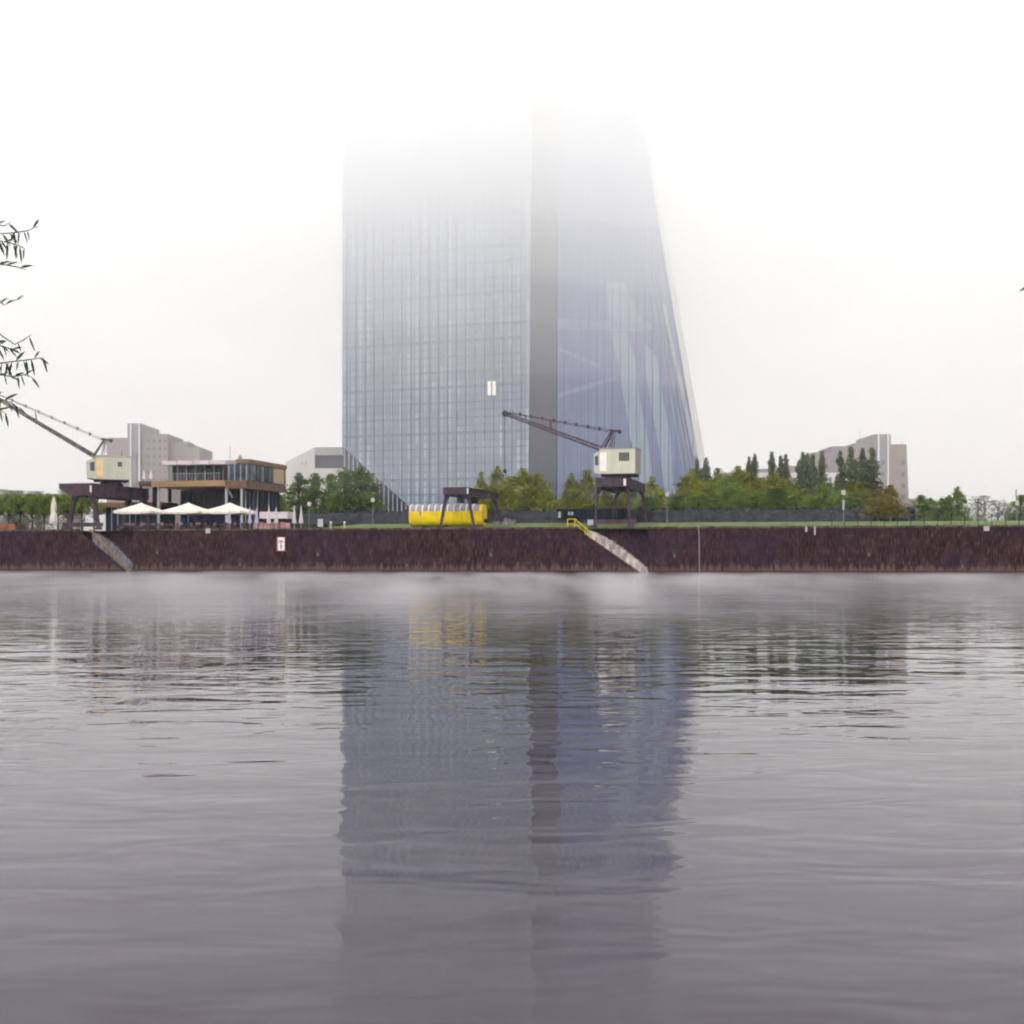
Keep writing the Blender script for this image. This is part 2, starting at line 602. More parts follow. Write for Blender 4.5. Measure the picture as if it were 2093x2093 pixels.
# ------------------------------------------------------------------ quay wall
def wall_mat():
    m, t, p = newmat('quay_stone')
    N, L = t.nodes, t.links
    tc = N.new('ShaderNodeTexCoord')

    def noise(scale, sc, detail=5):
        mp = N.new('ShaderNodeMapping')
        mp.inputs['Scale'].default_value = sc
        no = N.new('ShaderNodeTexNoise')
        no.inputs['Scale'].default_value = scale
        no.inputs['Detail'].default_value = detail
        L.new(tc.outputs['Object'], mp.inputs[0])
        L.new(mp.outputs[0], no.inputs['Vector'])
        return no.outputs[0]

    def ramp(fac, stops):
        cr = N.new('ShaderNodeValToRGB')
        el = cr.color_ramp.elements
        while len(el) < len(stops):
            el.new(0.5)
        for e, (pos, c) in zip(el, stops):
            e.position = pos
            e.color = (*c, 1) if len(c) == 3 else c
        L.new(fac, cr.inputs[0])
        return cr.outputs[0]

    def mix(fac, a, b, mode='MIX'):
        x = N.new('ShaderNodeMix')
        x.data_type = 'RGBA'
        x.blend_type = mode
        L.new(fac, x.inputs[0]) if not isinstance(fac, float) else setattr(x.inputs[0], 'default_value', fac)
        for k, q in ((6, a), (7, b)):
            if isinstance(q, tuple):
                x.inputs[k].default_value = (*q, 1)
            else:
                L.new(q, x.inputs[k])
        return x.outputs[2]
    fine = noise(1.0, (9.0, 1, 1.1), 9)
    mid = noise(1.0, (1.1, 1, 0.5), 4)
    base = ramp(fine, [(0.38, (0.004, 0.002, 0.005)), (0.50, (0.022, 0.0085, 0.013)), (0.68, (0.110, 0.055, 0.054))])
    big = noise(0.12, (1, 1, 1.5), 3)
    base = mix(ramp(big, [(0.4, (0, 0, 0)), (0.65, (0.6, 0.6, 0.6))]), base, (0.030, 0.016, 0.036))
    base = mix(ramp(mid, [(0.45, (0, 0, 0)), (0.7, (0.55, 0.55, 0.55))]), base, (0.085, 0.040, 0.044))
    # stone courses
    br = N.new('ShaderNodeTexBrick')
    br.inputs['Scale'].default_value = 1.0
    br.inputs['Brick Width'].default_value = 0.95
    br.inputs['Row Height'].default_value = 0.42
    br.inputs['Mortar Size'].default_value = 0.02
    br.inputs['Color1'].default_value = (0.75, 0.75, 0.75, 1)
    br.inputs['Color2'].default_value = (1.25, 1.2, 1.2, 1)
    br.inputs['Mortar'].default_value = (0.5, 0.5, 0.5, 1)
    sw = N.new('ShaderNodeMapping')
    sw.inputs['Rotation'].default_value = (R(-90), 0, 0)
    L.new(tc.outputs['Object'], sw.inputs[0])
    L.new(sw.outputs[0], br.inputs['Vector'])
    base = mix(0.8, base, br.outputs[0], 'MULTIPLY')
    # pale tide line just above the water, ragged
    sp = N.new('ShaderNodeSeparateXYZ')
    L.new(tc.outputs['Object'], sp.inputs[0])
    edge = noise(1.0, (2.5, 1, 0.35), 5)
    hz = N.new('ShaderNodeMath')
    hz.operation = 'MULTIPLY_ADD'
    L.new(edge, hz.inputs[0])
    hz.inputs[1].default_value = -3.2
    L.new(sp.outputs[2], hz.inputs[2])
    tide = ramp(hz.outputs[0], [(0.0, (1, 1, 1)), (0.02, (0, 0, 0))])
    mr = N.new('ShaderNodeMapRange')
    mr.inputs[1].default_value = -1.35
    mr.inputs[2].default_value = -0.75
    mr.inputs[3].default_value = 0.8
    mr.inputs[4].default_value = 0.0
    L.new(hz.outputs[0], mr.inputs[0])
    base = mix(mr.outputs[0], base, (0.15, 0.088, 0.066))
    # wet dark foot
    mr2 = N.new('ShaderNodeMapRange')
    mr2.inputs[1].default_value = 0.15
    mr2.inputs[2].default_value = 0.32
    mr2.inputs[3].default_value = 0.85
    mr2.inputs[4].default_value = 0.0
    L.new(sp.outputs[2], mr2.inputs[0])
    base = mix(mr2.outputs[0], base, (0.018, 0.013, 0.008))
    L.new(base, p.inputs['Base Color'])
    p.inputs['Roughness'].default_value = 0.9
    p.inputs['Specular IOR Level'].default_value = 0.08
    bp = N.new('ShaderNodeBump')
    bp.inputs['Strength'].default_value = 0.6
    bp.inputs['Distance'].default_value = 0.06
    L.new(fine, bp.inputs['Height'])
    L.new(bp.outputs[0], p.inputs['Normal'])
    return m


M['wall'] = wall_mat()
M['coping'] = mat('coping_stone', (0.10, 0.08, 0.055), 0.9, 0.5, 1.3, (1.5, 1, 1), c2=(0.03, 0.02, 0.02))
qw = thing('quay_wall', 'long dark brown stone quay wall rising from the river', 'wall', (0, Y0, 0), -ANG)
uR0, uR1, uR2 = u_at(1178, 0), u_at(1306, 0), u_at(1324, 0)
uL0, uL1, uL2 = u_at(156, 0), u_at(250, 0), u_at(272, 0)
prof = [(-420, -2), (420, -2), (420, TOP), (uR2, TOP), (uR2, 0.02), (uR1, 0.02), (uR0, TOP),
        (uL2, TOP), (uL2, 0.02), (uL1, 0.02), (uL0, TOP), (-420, TOP)]
W = MB()
# convex pieces, butted end to end
for poly in ([(-420, -2), (uL0, -2), (uL0, TOP), (-420, TOP)],
             [(uL0, -2), (uL1, -2), (uL1, 0.02), (uL0, TOP)],
             [(uL1, -2), (uL2, -2), (uL2, 0.02), (uL1, 0.02)],
             [(uL2, -2), (uR0, -2), (uR0, TOP), (uL2, TOP)],
             [(uR0, -2), (uR1, -2), (uR1, 0.02), (uR0, TOP)],
             [(uR1, -2), (uR2, -2), (uR2, 0.02), (uR1, 0.02)],
             [(uR2, -2), (420, -2), (420, TOP), (uR2, TOP)]):
    W.prism(poly, 0, 1.0)
W.build('stone_face', M['wall'], qw)
MB().box(-420, 420, 1.9, 3.0, -2, TOP - 0.1).build('recess_back_wall', M['wall'], qw)
cp = MB()
rng = random.Random(3)
for a, b in ((-420, uL0 - 0.05), (uL2, uR0 - 0.05), (uR2, 420)):
    x = a
    while x < b - 0.05:
        e = min(b, x + 1.6 + rng.random() * 0.5) if abs(x) < 100 else min(b, x + 20)
        cp.box(x, e - 0.03, -0.06 - rng.random() * 0.03, 1.05, TOP + 0.002, TOP + 0.17 + rng.random() * 0.03)
        x = e
cp.build('coping', M['coping'], qw)

M['niche_stone'] = mat('niche_stone', (0.13, 0.085, 0.07), 0.9, 0.3, 3)
# mooring niches with iron rings
nich = [(-10, 1120), (171, 1145), (322, 1120), (360, 1152), (491, 1145), (650, 1124), (832, 1146), (1004, 1124), (1200, 1150),
        (1379, 1126), (1587, 1148), (1776, 1123), (1968, 1148)]
ringproto = None
for k, (px, py) in enumerate(nich):
    u = u_at(px, 0)
    z = z_at(py, Y_at(px, 0))
    lab = ('upper' if py < 1135 else 'lower') + ' row mooring niche in the quay wall, ' + ORD[k + 1] + ' niche from the left'
    if ringproto is None:
        ringproto = thing('mooring_niche', lab, 'mooring ring', world(u, 0, z), -ANG, 'mooring ring niches in the quay wall')
        MB().box(-0.30, 0.30, -0.035, -0.005, -0.32, 0.34).build('niche_shade_plate', M['black'], ringproto)  # shade of the niche hollow painted as a flat black plate
        MB().box(-0.16, 0.14, -0.06, -0.001, -0.75, -0.33).build('stone_sill', M['niche_stone'], ringproto)
        rg = MB()
        rg.tube([(0.2 * math.cos(a), -0.08, -0.08 + 0.2 * math.sin(a)) for a in np.linspace(0, 2 * math.pi, 13)], 0.035, 6)
        rg.build('iron_ring', M['steel'], ringproto)
        o = ringproto
    else:
        o = copy_tree(ringproto)
        o.location = world(u, 0, z)
        o['label'] = lab


# ------------------------------------------------------------------ stairs in the quay
def quay_stairs(u0, u1, label, m, w0, lim=9.0):
    t = thing('quay_staircase', label, 'stairs', world(u0, 0, 0), -ANG)
    L_ = u1 - u0
    n = 24
    st = MB()
    rs_ = random.Random(21)
    for i in range(n):
        x0, x1 = L_ * i / n + w0, L_ * (i + 1) / n + w0
        x1 = min(x1, L_ + lim - 0.06)
        if x1 <= x0 + 0.01:
            continue
        zt = TOP - 0.1 - (TOP - 0.35) * (i + 0.2) / n + 0.85 * math.sin(math.pi * min(1, (i + 1.5) / n)) * 0.6
        zt = min(zt, TOP - 0.12)
        zt = min(zt + rs_.uniform(-0.05, 0.05), TOP - 0.12)
        st.box(x0, x1 - 0.002, 1.02 + rs_.uniform(0, 0.15), 1.88, 0.03, zt)
    st.build('steps', m, t)
    return t, L_


tr_, L_r = quay_stairs(uR0, uR1, 'pale stone stairs slanting down the quay wall under the right crane', M['concrete'], 0.95, uR2 - uR1)
tl_, L_l = quay_stairs(uL0, uL1, 'grey lilac stone stairs slanting down the quay wall under the left crane', M['concrete_lilac'], 1.5)
# weathered plants above the stairs are part of the wall surface; rails
rr = thing('stair_railing', 'bright yellow tube railing at the head of the right quay stairs', 'railing', world(uR0, 0, TOP), -ANG)


def uz(px, py, v=0.3):
    return (u_at(px, v) - uR0, 0.3, z_at(py, Y_at(px, v)) - TOP)


a, b_, c, d = uz(1160, 1061), uz(1175, 1061), uz(1196, 1078), uz(1206, 1087)
hr = MB()
hr.tube([a, b_, c, d], 0.055, 6)
hr.tube([(a[0], 0.3, a[2] - 0.5), (b_[0], 0.3, b_[2] - 0.5)], 0.035, 6)
hr.tube([(b_[0], 0.3, b_[2] - 0.5), (d[0], 0.3, d[2] - 0.5)], 0.035, 6)
hr.build('handrail', M['rail_yellow'], rr)
for q, dz in ((a, 1.05), (b_, 1.05), (c, 1.2), (d, 1.25)):
    MB().tube([q, (q[0], 0.3, q[2] - dz)], 0.055, 6).build('post', M['rail_yellow'], rr)
rl = thing('stair_railing', 'dull yellow sloping handrail along the left quay stairs', 'railing', world(uL0, 0, TOP), -ANG)


def uzl(px, py):
    return (u_at(px, -0.1) - uL0, -0.1, z_at(py, Y_at(px, 0)) - TOP)


M['dull_yellow'] = mat('dull_yellow_paint', (0.24, 0.17, 0.02), 0.6, 0.2)
e1, e2 = uzl(184, 1082), uzl(259, 1163)
MB().tube([e1, e2], 0.09, 6).build('handrail', M['dull_yellow'], rl)
for k in range(4):
    f = k / 3
    q = Vector(e1).lerp(Vector(e2), f)
    MB().tube([q, (q.x, 0.05, q.z - 0.45)], 0.04, 6).build('post', M['dull_yellow'], rl)

# no-anchoring sign and small plates on the wall
sg = thing('river_sign', 'tall white sign with red edge and black anchor mark on the quay wall', 'sign',
           world(u_at(576, 0), -0.25, z_at(1112, Y_at(576, 0))), -ANG)
hw, hh = 0.50, 0.82
MB().box(-hw, hw, -0.03, 0.03, -hh, hh).build('board', M['white'], sg)
fr = MB()
fr.box(-hw - 0.02, -hw + 0.12, -0.06, -0.032, -hh - 0.02, hh + 0.02)
fr.box(hw - 0.05, hw + 0.02, -0.06, -0.032, -hh - 0.02, hh + 0.02)
fr.box(-hw + 0.12, hw - 0.05, -0.06, -0.032, hh - 0.05, hh + 0.02)
fr.box(-hw + 0.12, hw - 0.05, -0.06, -0.032, -hh - 0.02, -hh + 0.09)
fr.build('border', M['red'], sg)
an = MB()
an.bar((0.02, -0.045, -0.42), (0.02, -0.045, 0.36), 0.10, 0.02)
an.tube([(0.02 + 0.09 * math.cos(q), -0.045, -0.5 + 0.09 * math.sin(q)) for q in np.linspace(0, 2 * math.pi, 11)], 0.025, 5)
an.bar((-0.15, -0.047, -0.28), (0.19, -0.047, -0.28), 0.02, 0.07)
an.tube([(0.02 + 0.27 * math.cos(q), -0.047, 0.14 + 0.24 * math.sin(q)) for q in np.linspace(0.1, math.pi - 0.1, 9)], 0.045, 6)
an.build('anchor_mark', M['black'], sg)
br_ = MB()
br_.box(-0.3, -0.22, 0.03, 0.25, -0.5, 0.5).box(0.22, 0.3, 0.03, 0.25, -0.5, 0.5)
br_.build('bracket', M['steel'], sg)


M['plate'] = mat('plate_grey_white', (0.46, 0.42, 0.42), 0.6, 0.1)


def plate(px0, px1, y0, y1, label):
    Yc = Y_at((px0 + px1) / 2, -0.2)
    c = world(u_at((px0 + px1) / 2, -0.12), -0.12, z_at((y0 + y1) / 2, Yc))
    t = thing('marker_plate', label, 'plate', c, -ANG)
    w_ = (px1 - px0) / F * Yc / 2
    h_ = (y1 - y0) / F * Yc / 2
    MB().box(-w_, w_, -0.03, 0.0, -h_, h_).build('board', M['plate'], t)
    MB().box(-w_ * 0.4, w_ * 0.4, 0.0, 0.12, -h_ * 0.5, h_ * 0.5).build('bracket', M['steel'], t)


plate(420, 430, 1080, 1090, 'small square white plate on the quay edge below the cafe terrace')
plate(2011, 2022, 1075, 1085, 'small square white plate on the quay edge below the mesh fence')
plate(1646, 1650, 1076, 1087, 'short white marker strip on the quay edge before the birches')
plate(1664, 1667, 1076, 1093, 'slim white marker strip reaching lower than the one beside it')
gz0, gz1 = z_at(1164, 157), TOP + 0.3
gg = thing('gauge_pole', 'thin pale upright pole fixed to the full height of the quay wall', 'pole', world(u_at(1429, 0), -0.15, 0.1), -ANG)
MB().tube([(-0.08, 0, gz1 - 0.1), (0.0, 0, gz1 - 1.2), (0.06, 0, 0)], 0.045, 6).build('pole', mat('pale_pole', (0.34, 0.28, 0.28)), gg)
for z in (1.2, 3.6):
    MB().box(-0.05, 0.05, 0.0, 0.15, z, z + 0.1).build('bracket', M['steel'], gg)


# ------------------------------------------------------------------ harbour cranes
def portal(t, w_top, w_base, depth, h, sill=True, cantilever=0.0, gd=0.85):
    lk = 1.15 if cantilever else 0.78
    """portal frame, local x along the quay, y inland, z up; front legs at y=0.4"""
    hb = h - gd
    f = MB()
    f.box(-w_top / 2 - cantilever, w_top / 2, 0.1, 0.4, hb, h) if not cantilever else \
        f.prism([(-w_top / 2, hb), (w_top / 2, hb), (w_top / 2, h), (-w_top / 2 - cantilever, h), (-w_top / 2 - cantilever, hb + gd * 0.55)], 0.1, 0.4)
    f.build('front_beam', M['steel'], t)
    MB().box(-w_top / 2, w_top / 2, depth - 0.4, depth - 0.1, hb, h).build('rear_beam', M['steel'], t)
    for s in (-1, 1):
        x = s * (w_top / 2 - 0.12)
        b = MB().box(x - 0.06, x + 0.06, 0.41, depth - 0.41, hb - 0.1, h - 0.08)
        b.box(x - 0.16, x + 0.16, 0.41, depth - 0.41, h - 0.079, h - 0.02)
        b.box(x - 0.16, x + 0.16, 0.41, depth - 0.41, hb - 0.16, hb - 0.101)
        n = 10
        for i in range(n + 1):
            y = 0.5 + (depth - 1.1) * i / n
            b.box(x - 0.13, x - 0.061, y, y + 0.08, hb - 0.1, h - 0.08)
            b.box(x + 0.061, x + 0.13, y, y + 0.08, hb - 0.1, h - 0.08)
        b.build('side_girder', M['steel'], t)
        for y in (0.75, depth - 0.75):
            lg = MB()
            xb = s * w_base / 2
            zk = hb - 0.75
            xk = x + s * 0.03
            lg.bar((xb, y, 0.25), (xk, y, zk), 0.30 * lk, 0.38 * lk, 0.38 * lk, 0.46 * lk)
            lg.bar((xk, y, zk), (x - s * 0.32, y, hb + 0.02), 0.30 * lk, 0.42 * lk, 1.15, 0.42)
            lg.box(xb - 0.3, xb + 0.3, y - 0.35, y + 0.35, 0.0, 0.25)
            lg.build('leg', M['steel'], t)
    for i in range(4):
        y = 2 + (depth - 4) * i / 3
        cr_ = MB()
        cr_.box(-w_top / 2 + 0.26, w_top / 2 - 0.26, y - 0.12, y + 0.12, hb + 0.1, h - 0.15)
        cr_.build('cross_beam', M['steel_dark'], t)
    if sill:
        for y in (0.75, depth - 0.75):
            b = MB().box(-w_base / 2 - 0.7, w_base / 2 + 0.7, y - 0.36, y - 0.16 if y < 5 else y + 0.2, 0.35, 0.85)
            for x in (-w_base / 2 - 0.3, w_base / 2 + 0.3):
                b.tube([(x, y - 0.3, 0.2), (x, y - 0.14, 0.2)], 0.2, 12)
            b.build('sill_beam', M['steel'], t)


def boom_mesh(p, q, w0, w1, d0, d1, n=11, ch=0.14):
    """lattice boom from p to q"""
    p, q = Vector(p), Vector(q)
    ax = (q - p)
    up = Vector((0, 0, 1))
    side = ax.cross(up).normalized()
    nup = side.cross(ax).normalized()
    m = MB()
    rows = []
    for i in range(n + 1):
        f = i / n
        c = p + ax * f
        wd, dp = w0 + (w1 - w0) * f, d0 + (d1 - d0) * f
        rows.append([c + side * (a * wd / 2) + nup * (b * dp / 2) for a, b in ((-1, -1), (1, -1), (1, 1), (-1, 1))])
    for k in range(4):
        m.bar(rows[0][k], rows[-1][k], ch, ch)
    for i in range(n):
        for k in range(4):
            m.bar(rows[i][k], rows[i][(k + 1) % 4], ch / 2)
            j = (k + 1) % 4
            m.bar(rows[i][k] if i % 2 else rows[i][j], rows[i + 1][j] if i % 2 else rows[i + 1][k], 0.07)
    return m


def crane(label, px_c, v0, base_z, h, w_top, w_base, depth, cant, cab_yaw, jib_dx, jib_dz, cabin_m, variant, cab_shift, cab_up=0.75):
    u = u_at(px_c, v0)
    t = thing('harbour_crane', label, 'crane', world(u, v0, base_z), -ANG, 'old harbour cranes on the quay')
    portal(t, w_top, w_base, depth, h, True, cant, 1.0 if variant == 'r' else 1.45)
    cy = 7.0
    MB().lathe([(1.5, h - 0.06), (1.5, h + 0.25), (1.3, h + 0.26), (1.3, h + cab_up - 0.05)], 24, (cab_shift, cy)).build('turntable', M['steel_dark'], t)
    cab = thing('cab_house', None, None, (cab_shift, cy, h + cab_up), cab_yaw + ANG)
    cab.parent = t
    # house: wedge nose on the left
    x0, x1, H = -2.05, 2.15, 2.95
    hs_ = MB()
    D = 1.5
    hs_.prism([(x0, 0), (x1, 0), (x1, H - 0.1), (x0, H - 0.1)], -D, D)
    hs_.build('house_wall', cabin_m, cab)
    ns = MB()
    ns.add([(x0, -D, 0), (x0, D, 0), (x0, D, H * 0.88), (x0, -D, H * 0.88), (x0 - 0.75, -D * 0.55, 0.15), (x0 - 0.75, D * 0.55, 0.15),
            (x0 - 0.85, D * 0.55, H * 0.8), (x0 - 0.85, -D * 0.55, H * 0.8)],
           [(4, 5, 6, 7), (0, 4, 7, 3), (1, 2, 6, 5), (3, 7, 6, 2), (0, 1, 5, 4)])
    ns.build('nose', cabin_m, cab)
    MB().add([(x0 - 0.15, -D * 0.94 - 0.012, 1.0), (x0 - 0.62, -D * 0.68 - 0.012, 1.05), (x0 - 0.66, -D * 0.66 - 0.012, 2.05), (x0 - 0.17, -D * 0.93 - 0.012, 2.15)],
             [(0, 1, 2, 3)]).build('nose_window', M['window_pale'], cab)
    rf = MB()
    rf.prism([(x0 - 0.1, H - 0.098), (x1 + 0.12, H - 0.098), (x1 + 0.12, H + 0.02), (x0 + 0.1, H + 0.06)], -D - 0.08, D + 0.08)
    rf.build('cab_roof', M['cabin_side'] if variant == 'r' else M['cabin_green'], cab)
    MB().box(x1 + 0.002, x1 + 0.03, -D + 0.04, D - 0.04, 0.05, H - 0.15).build('end_panel', M['cabin_side'], cab)
    dm = M['white'] if variant == 'r' else M['peach']
    MB().box(x0 + 0.06, x0 + 0.86, -D - 0.05, -D - 0.002, 0.3, 2.45).build('door', dm, cab)
    if variant == 'r':
        win = MB().box(0.28, 1.46, -D - 0.03, -D - 0.002, 1.45, 2.42).build('window', M['window'], cab)
        b = MB()
        for i in range(5):
            b.box(0.43 + i * 0.21, 0.47 + i * 0.21, -D - 0.06, -D - 0.031, 1.47, 2.40)
        b.build('window_bars', M['cabin'], cab)
    else:
        win = MB().box(0.62, 1.12, -D - 0.03, -D - 0.002, 1.6, 2.2).build('window', M['window'], cab)
        MB().box(0.85, 0.89, -D - 0.05, -D - 0.031, 1.6, 2.2).build('window_bar', M['cabin_green'], cab)
    MB().box(-1.9, 2.0, -1.3, 1.3, -0.28, -0.002).build('under_frame', M['steel_dark'], cab)
    # boom
    foot = Vector((x0 - 0.0, 0, H + 0.0))
    tip = foot + Vector((-jib_dx, 0, jib_dz))
    boom_mesh(foot, tip, 1.5, 0.35, 0.42 if variant == 'r' else 0.30, 0.30 if variant == 'r' else 0.2, 14, 0.14 if variant == 'r' else 0.09).build('boom', M['steel'], cab)
    apex = Vector((x0 + 1.25, 0, H + 2.15))
    af = MB()
    for s in (-1, 1):
        af.bar((foot.x, s * 0.75, H + 0.05), (apex.x, s * 0.35, apex.z), 0.16)
        af.bar((apex.x + 0.05, s * 0.35, apex.z), (x0 + 0.95, s * 0.7, H + 0.02), 0.07)
        af.bar((apex.x + 0.25, s * 0.35, apex.z), (x0 + 1.15, s * 0.9, H + 0.02), 0.07)
    af.bar((apex.x - 0.35, 0, apex.z + 0.05), (apex.x + 0.85, 0, apex.z - 0.15), 0.5, 0.2)
    af.tube([(apex.x + 0.8, -0.12, apex.z - 0.18), (apex.x + 0.8, 0.12, apex.z - 0.18)], 0.24, 14)
    af.build('gantry_frame', M['steel'], cab)
    st = MB()
    up = Vector((0, 0, 1))
    tl = foot.lerp(tip, 0.98) + up * 0.25
    for s in (-0.3, 0.3):
        for dz in (0.0, -0.22):
            p0 = Vector((apex.x - 0.2, s, apex.z + dz))
            p1 = tl + Vector((0.2, s * 0.4, dz * 0.3))
            st.tube([p0, p1], 0.030 if variant == 'r' else 0.016, 5)
        for k in range(1, 9):
            f = k / 9
            c = Vector((apex.x - 0.2, s, apex.z - 0.05)).lerp(tl + Vector((0.2, s * 0.4, 0)), f)
            st.box(c.x - 0.07, c.x + 0.07, c.y - 0.05, c.y + 0.05, c.z - 0.20, c.z + 0.20)
    st.build('stay_rods', M['steel'], cab)
    for f, hh_ in ((0.52, 1.15), (0.78, 0.75)):
        c = foot.lerp(tip, f)
        for s in (-0.3, 0.3):
            MB().bar((c.x, s, c.z + 0.1), (c.x - 0.12, s * 0.8, c.z + hh_), 0.08).build('boom_strut', M['steel'], cab)
    tp = MB()
    tp.tube([(tip.x, -0.16, tip.z), (tip.x, 0.16, tip.z)], 0.36, 14)
    tp.bar((tip.x + 0.5, 0, tip.z - 0.1), (tip.x - 0.45, 0, tip.z + 0.12), 0.3, 0.16)
    for k in range(4):
        tp.bar((tip.x - 0.1 + 0.35 * k, 0, tip.z), (tip.x - 0.12 + 0.36 * k, 0, tip.z + 0.6 - 0.06 * k), 0.05)
    tp.build('boom_head', M['steel_dark'], cab)
    cb = MB()
    zb = tip.z - (6.6 if variant == 'r' else 3.0)
    cb.tube([(tip.x - 0.05, 0, tip.z - 0.3), (tip.x - 0.05, 0, zb)], 0.035, 5)
    cb.build('hoist_cable', M['steel_dark'], cab)
    hk = MB()
    hk.box(tip.x - 0.2, tip.x + 0.1, -0.12, 0.12, zb - 0.4, zb)
    hk.tube([(tip.x - 0.05 + 0.16 * math.sin(q), 0, zb - 0.55 + 0.16 * math.cos(q)) for q in np.linspace(0, 4.4, 9)], 0.04, 6)
    hk.build('hook_block', M['steel_dark'], cab)
    # ladder and small fittings on the portal
    ld = MB()
    xl = w_top / 2 * 0.1
    ld.bar((xl, 0.06, 0.86), (xl, 0.06, h - 0.86), 0.05)
    ld.bar((xl + 0.35, 0.06, 0.86), (xl + 0.35, 0.06, h - 0.86), 0.05)
    for i in range(11):
        z = 1.0 + i * (h - 2) / 10
        ld.bar((xl, 0.06, z), (xl + 0.35, 0.06, z), 0.035)
    ld.build('ladder', M['steel'], t)
    MB().box(-w_top / 2 + 0.1, w_top / 2 - 0.1, 0.45, depth * 0.3, h - 0.01, h + 0.04).build('deck_plate', M['steel_dark'], t)
    MB().tube([(x1 - 0.8, 0.2, H + 0.05), (x1 - 0.8, 0.2, H + 0.9)], [0.05, 0.02], 6).build('vent_pipe', M['steel_dark'], cab)
    return t, cab


BZ = TOP + 0.18
cr_r, cab_r = crane('old harbour crane with cream cabin and grilled window before the glass tower', 1250, 0.9, BZ, 5.5, 3.6, 4.0, 15, 0.0,
                    R(-17), 11.8, 4.45, M['cabin'], 'r', -0.15)
cr_l, cab_l = crane('old harbour crane with pale green cabin and peach door at the far left', 165, 0.9, BZ, 5.6, 2.9, 3.9, 15, 1.5,
                    R(24), 13.2, 7.7, M['cabin_green'], 'l', 0.25)
MB().box(-2.75, -2.1, 0.25, 0.7, 0.25, 0.85).build('counterweight', M['frame_grey'], cr_r)
MB().box(1.35, 1.6, -0.02, 0.08, 4.6, 5.35).build('lamp_box', M['white'], cr_r)
MB().box(1.2, 1.42, -0.02, 0.08, 4.5, 5.3).build('lamp_box', M['canvas'], cr_l)

# small portal without a crane house
sp_ = thing('portal_frame', 'bare brown steel portal frame standing astride the yellow wagon', 'gantry', world(u_at(931, 0.9), 0.9, BZ - 0.05), -ANG)
hP = z_at(996, Y_at(930, 1)) - BZ + 0.05
portal(sp_, 3.0, 3.9, 15, hP, False, 0.0, 0.75)
MB().box(0.05, 0.6, 6.5, 8.0, hP - 1.7, hP - 0.86).build('trolley_box', M['steel_dark'], sp_)
MB().box(-1.0, -0.4, 4.5, 5.5, hP - 1.6, hP - 0.86).build('trolley_box', M['steel_dark'], sp_)
for s in (-1, 1):
    for y in (0.75, 14.25):
        MB().box(s * 1.95 - 0.5, s * 1.95 + 0.5, y - 0.45, y + 0.45, -0.25, 0.0).build('concrete_foot', M['frame_grey'], sp_)
MB().box(1.35, 1.5, 0.0, 0.09, hP - 0.75, hP - 0.1).build('white_plate', M['white'], sp_)

# ------------------------------------------------------------------ yellow barrel-bodied wagon
v_w = 6.0
zg = G(u_at(918, v_w), v_w)
ub0, ub1 = u_at(842, v_w), u_at(990, v_w)
yw = thing('railway_wagon', 'yellow barrel sided wagon with grey ribbed roof under the bare portal', 'wagon', world((ub0 + ub1) / 2, v_w, zg), -ANG)
LW = (ub1 - ub0)
zb0 = z_at(1076, Y_at(918, v_w)) - zg
zb1 = z_at(1031, Y_at(918, v_w)) - zg
zb0 = max(zb0, 0.12)
hgt = zb1 - zb0


def section(f0, f1, n=16, r=0.0):
    """ring of the barrel cross-section between height fractions"""
    out = []
    for i in range(n + 1):
        f = f0 + (f1 - f0) * i / n
        # superellipse half width
        y = (1 - abs(2 * f - 1) ** 3.2) ** (1 / 3.2) * (1.25 + r)
        out.append((y, zb0 - r + f * (hgt + 2 * r)))
    return out


def barrel(x0, x1, f0, f1, r=0.0):
    s_ = section(f0, f1, 16, r)
    ring = [(-y, z) for y, z in s_] + [(y, z) for y, z in reversed(s_)]
    n = len(ring)
    vs = [(x0, y, z) for y, z in ring] + [(x1, y, z) for y, z in ring]
    fs = [tuple(range(n)), tuple(range(2 * n - 1, n - 1, -1))]
    for i in range(n):
        j = (i + 1) % n
        fs.append((j, i, n + i, n + j))
    return vs, fs


MB().add(*barrel(-LW / 2, LW / 2, 0.0, 0.68)).build('body', M['yellow'], yw)
MB().add(*barrel(-LW / 2 + 0.02, LW / 2 - 0.35, 0.682, 1.0, -0.02)).build('roof', M['grey_roof'], yw)
MB().add(*barrel(LW / 2 - 0.34, LW / 2 + 0.02, 0.682, 1.0, 0.0)).build('end_cap', M['yellow'], yw)
for i in range(11):
    x = -LW / 2 + 0.05 + i * (LW - 0.9) / 10.4
    vs, fs = barrel(x, x + 0.10, 0.66, 1.0, 0.04)
    MB().add(vs, fs).build('roof_rib', M['white'], yw)
for i in range(9):
    x = -LW / 2 + 0.4 + i * (LW - 0.8) / 8
    MB().add(*barrel(x, x + 0.035, 0.02, 0.66, 0.012)).build('body_seam', mat('seam_yellow', (0.42, 0.30, 0.01)) if i == 0 else bpy.data.materials['seam_yellow'], yw)
MB().box(-LW / 2 + 1.25, -LW / 2 + 1.5, -1.28, -1.2, zb0 + hgt * 0.5, zb0 + hgt * 0.68).build('vent_flap', M['grey_roof'], yw)
for sx in (-0.32, 0.0, 0.34):
    ch = MB()
    for s in (-1, 1):
        ch.tube([(LW * sx, s * 0.8 - 0.06, 0.16), (LW * sx, s * 0.8 + 0.06, 0.16)], 0.16, 12)
    ch.bar((LW * sx, -0.8, 0.16), (LW * sx, 0.8, 0.16), 0.08)
    ch.build('wheel_set', M['steel_dark'], yw)
MB().tube([(LW / 2 + 0.05, -0.2, 0.75), (LW / 2 + 0.5, -0.2, 0.75)], 0.22, 12).build('buffer', M['steel_dark'], yw)

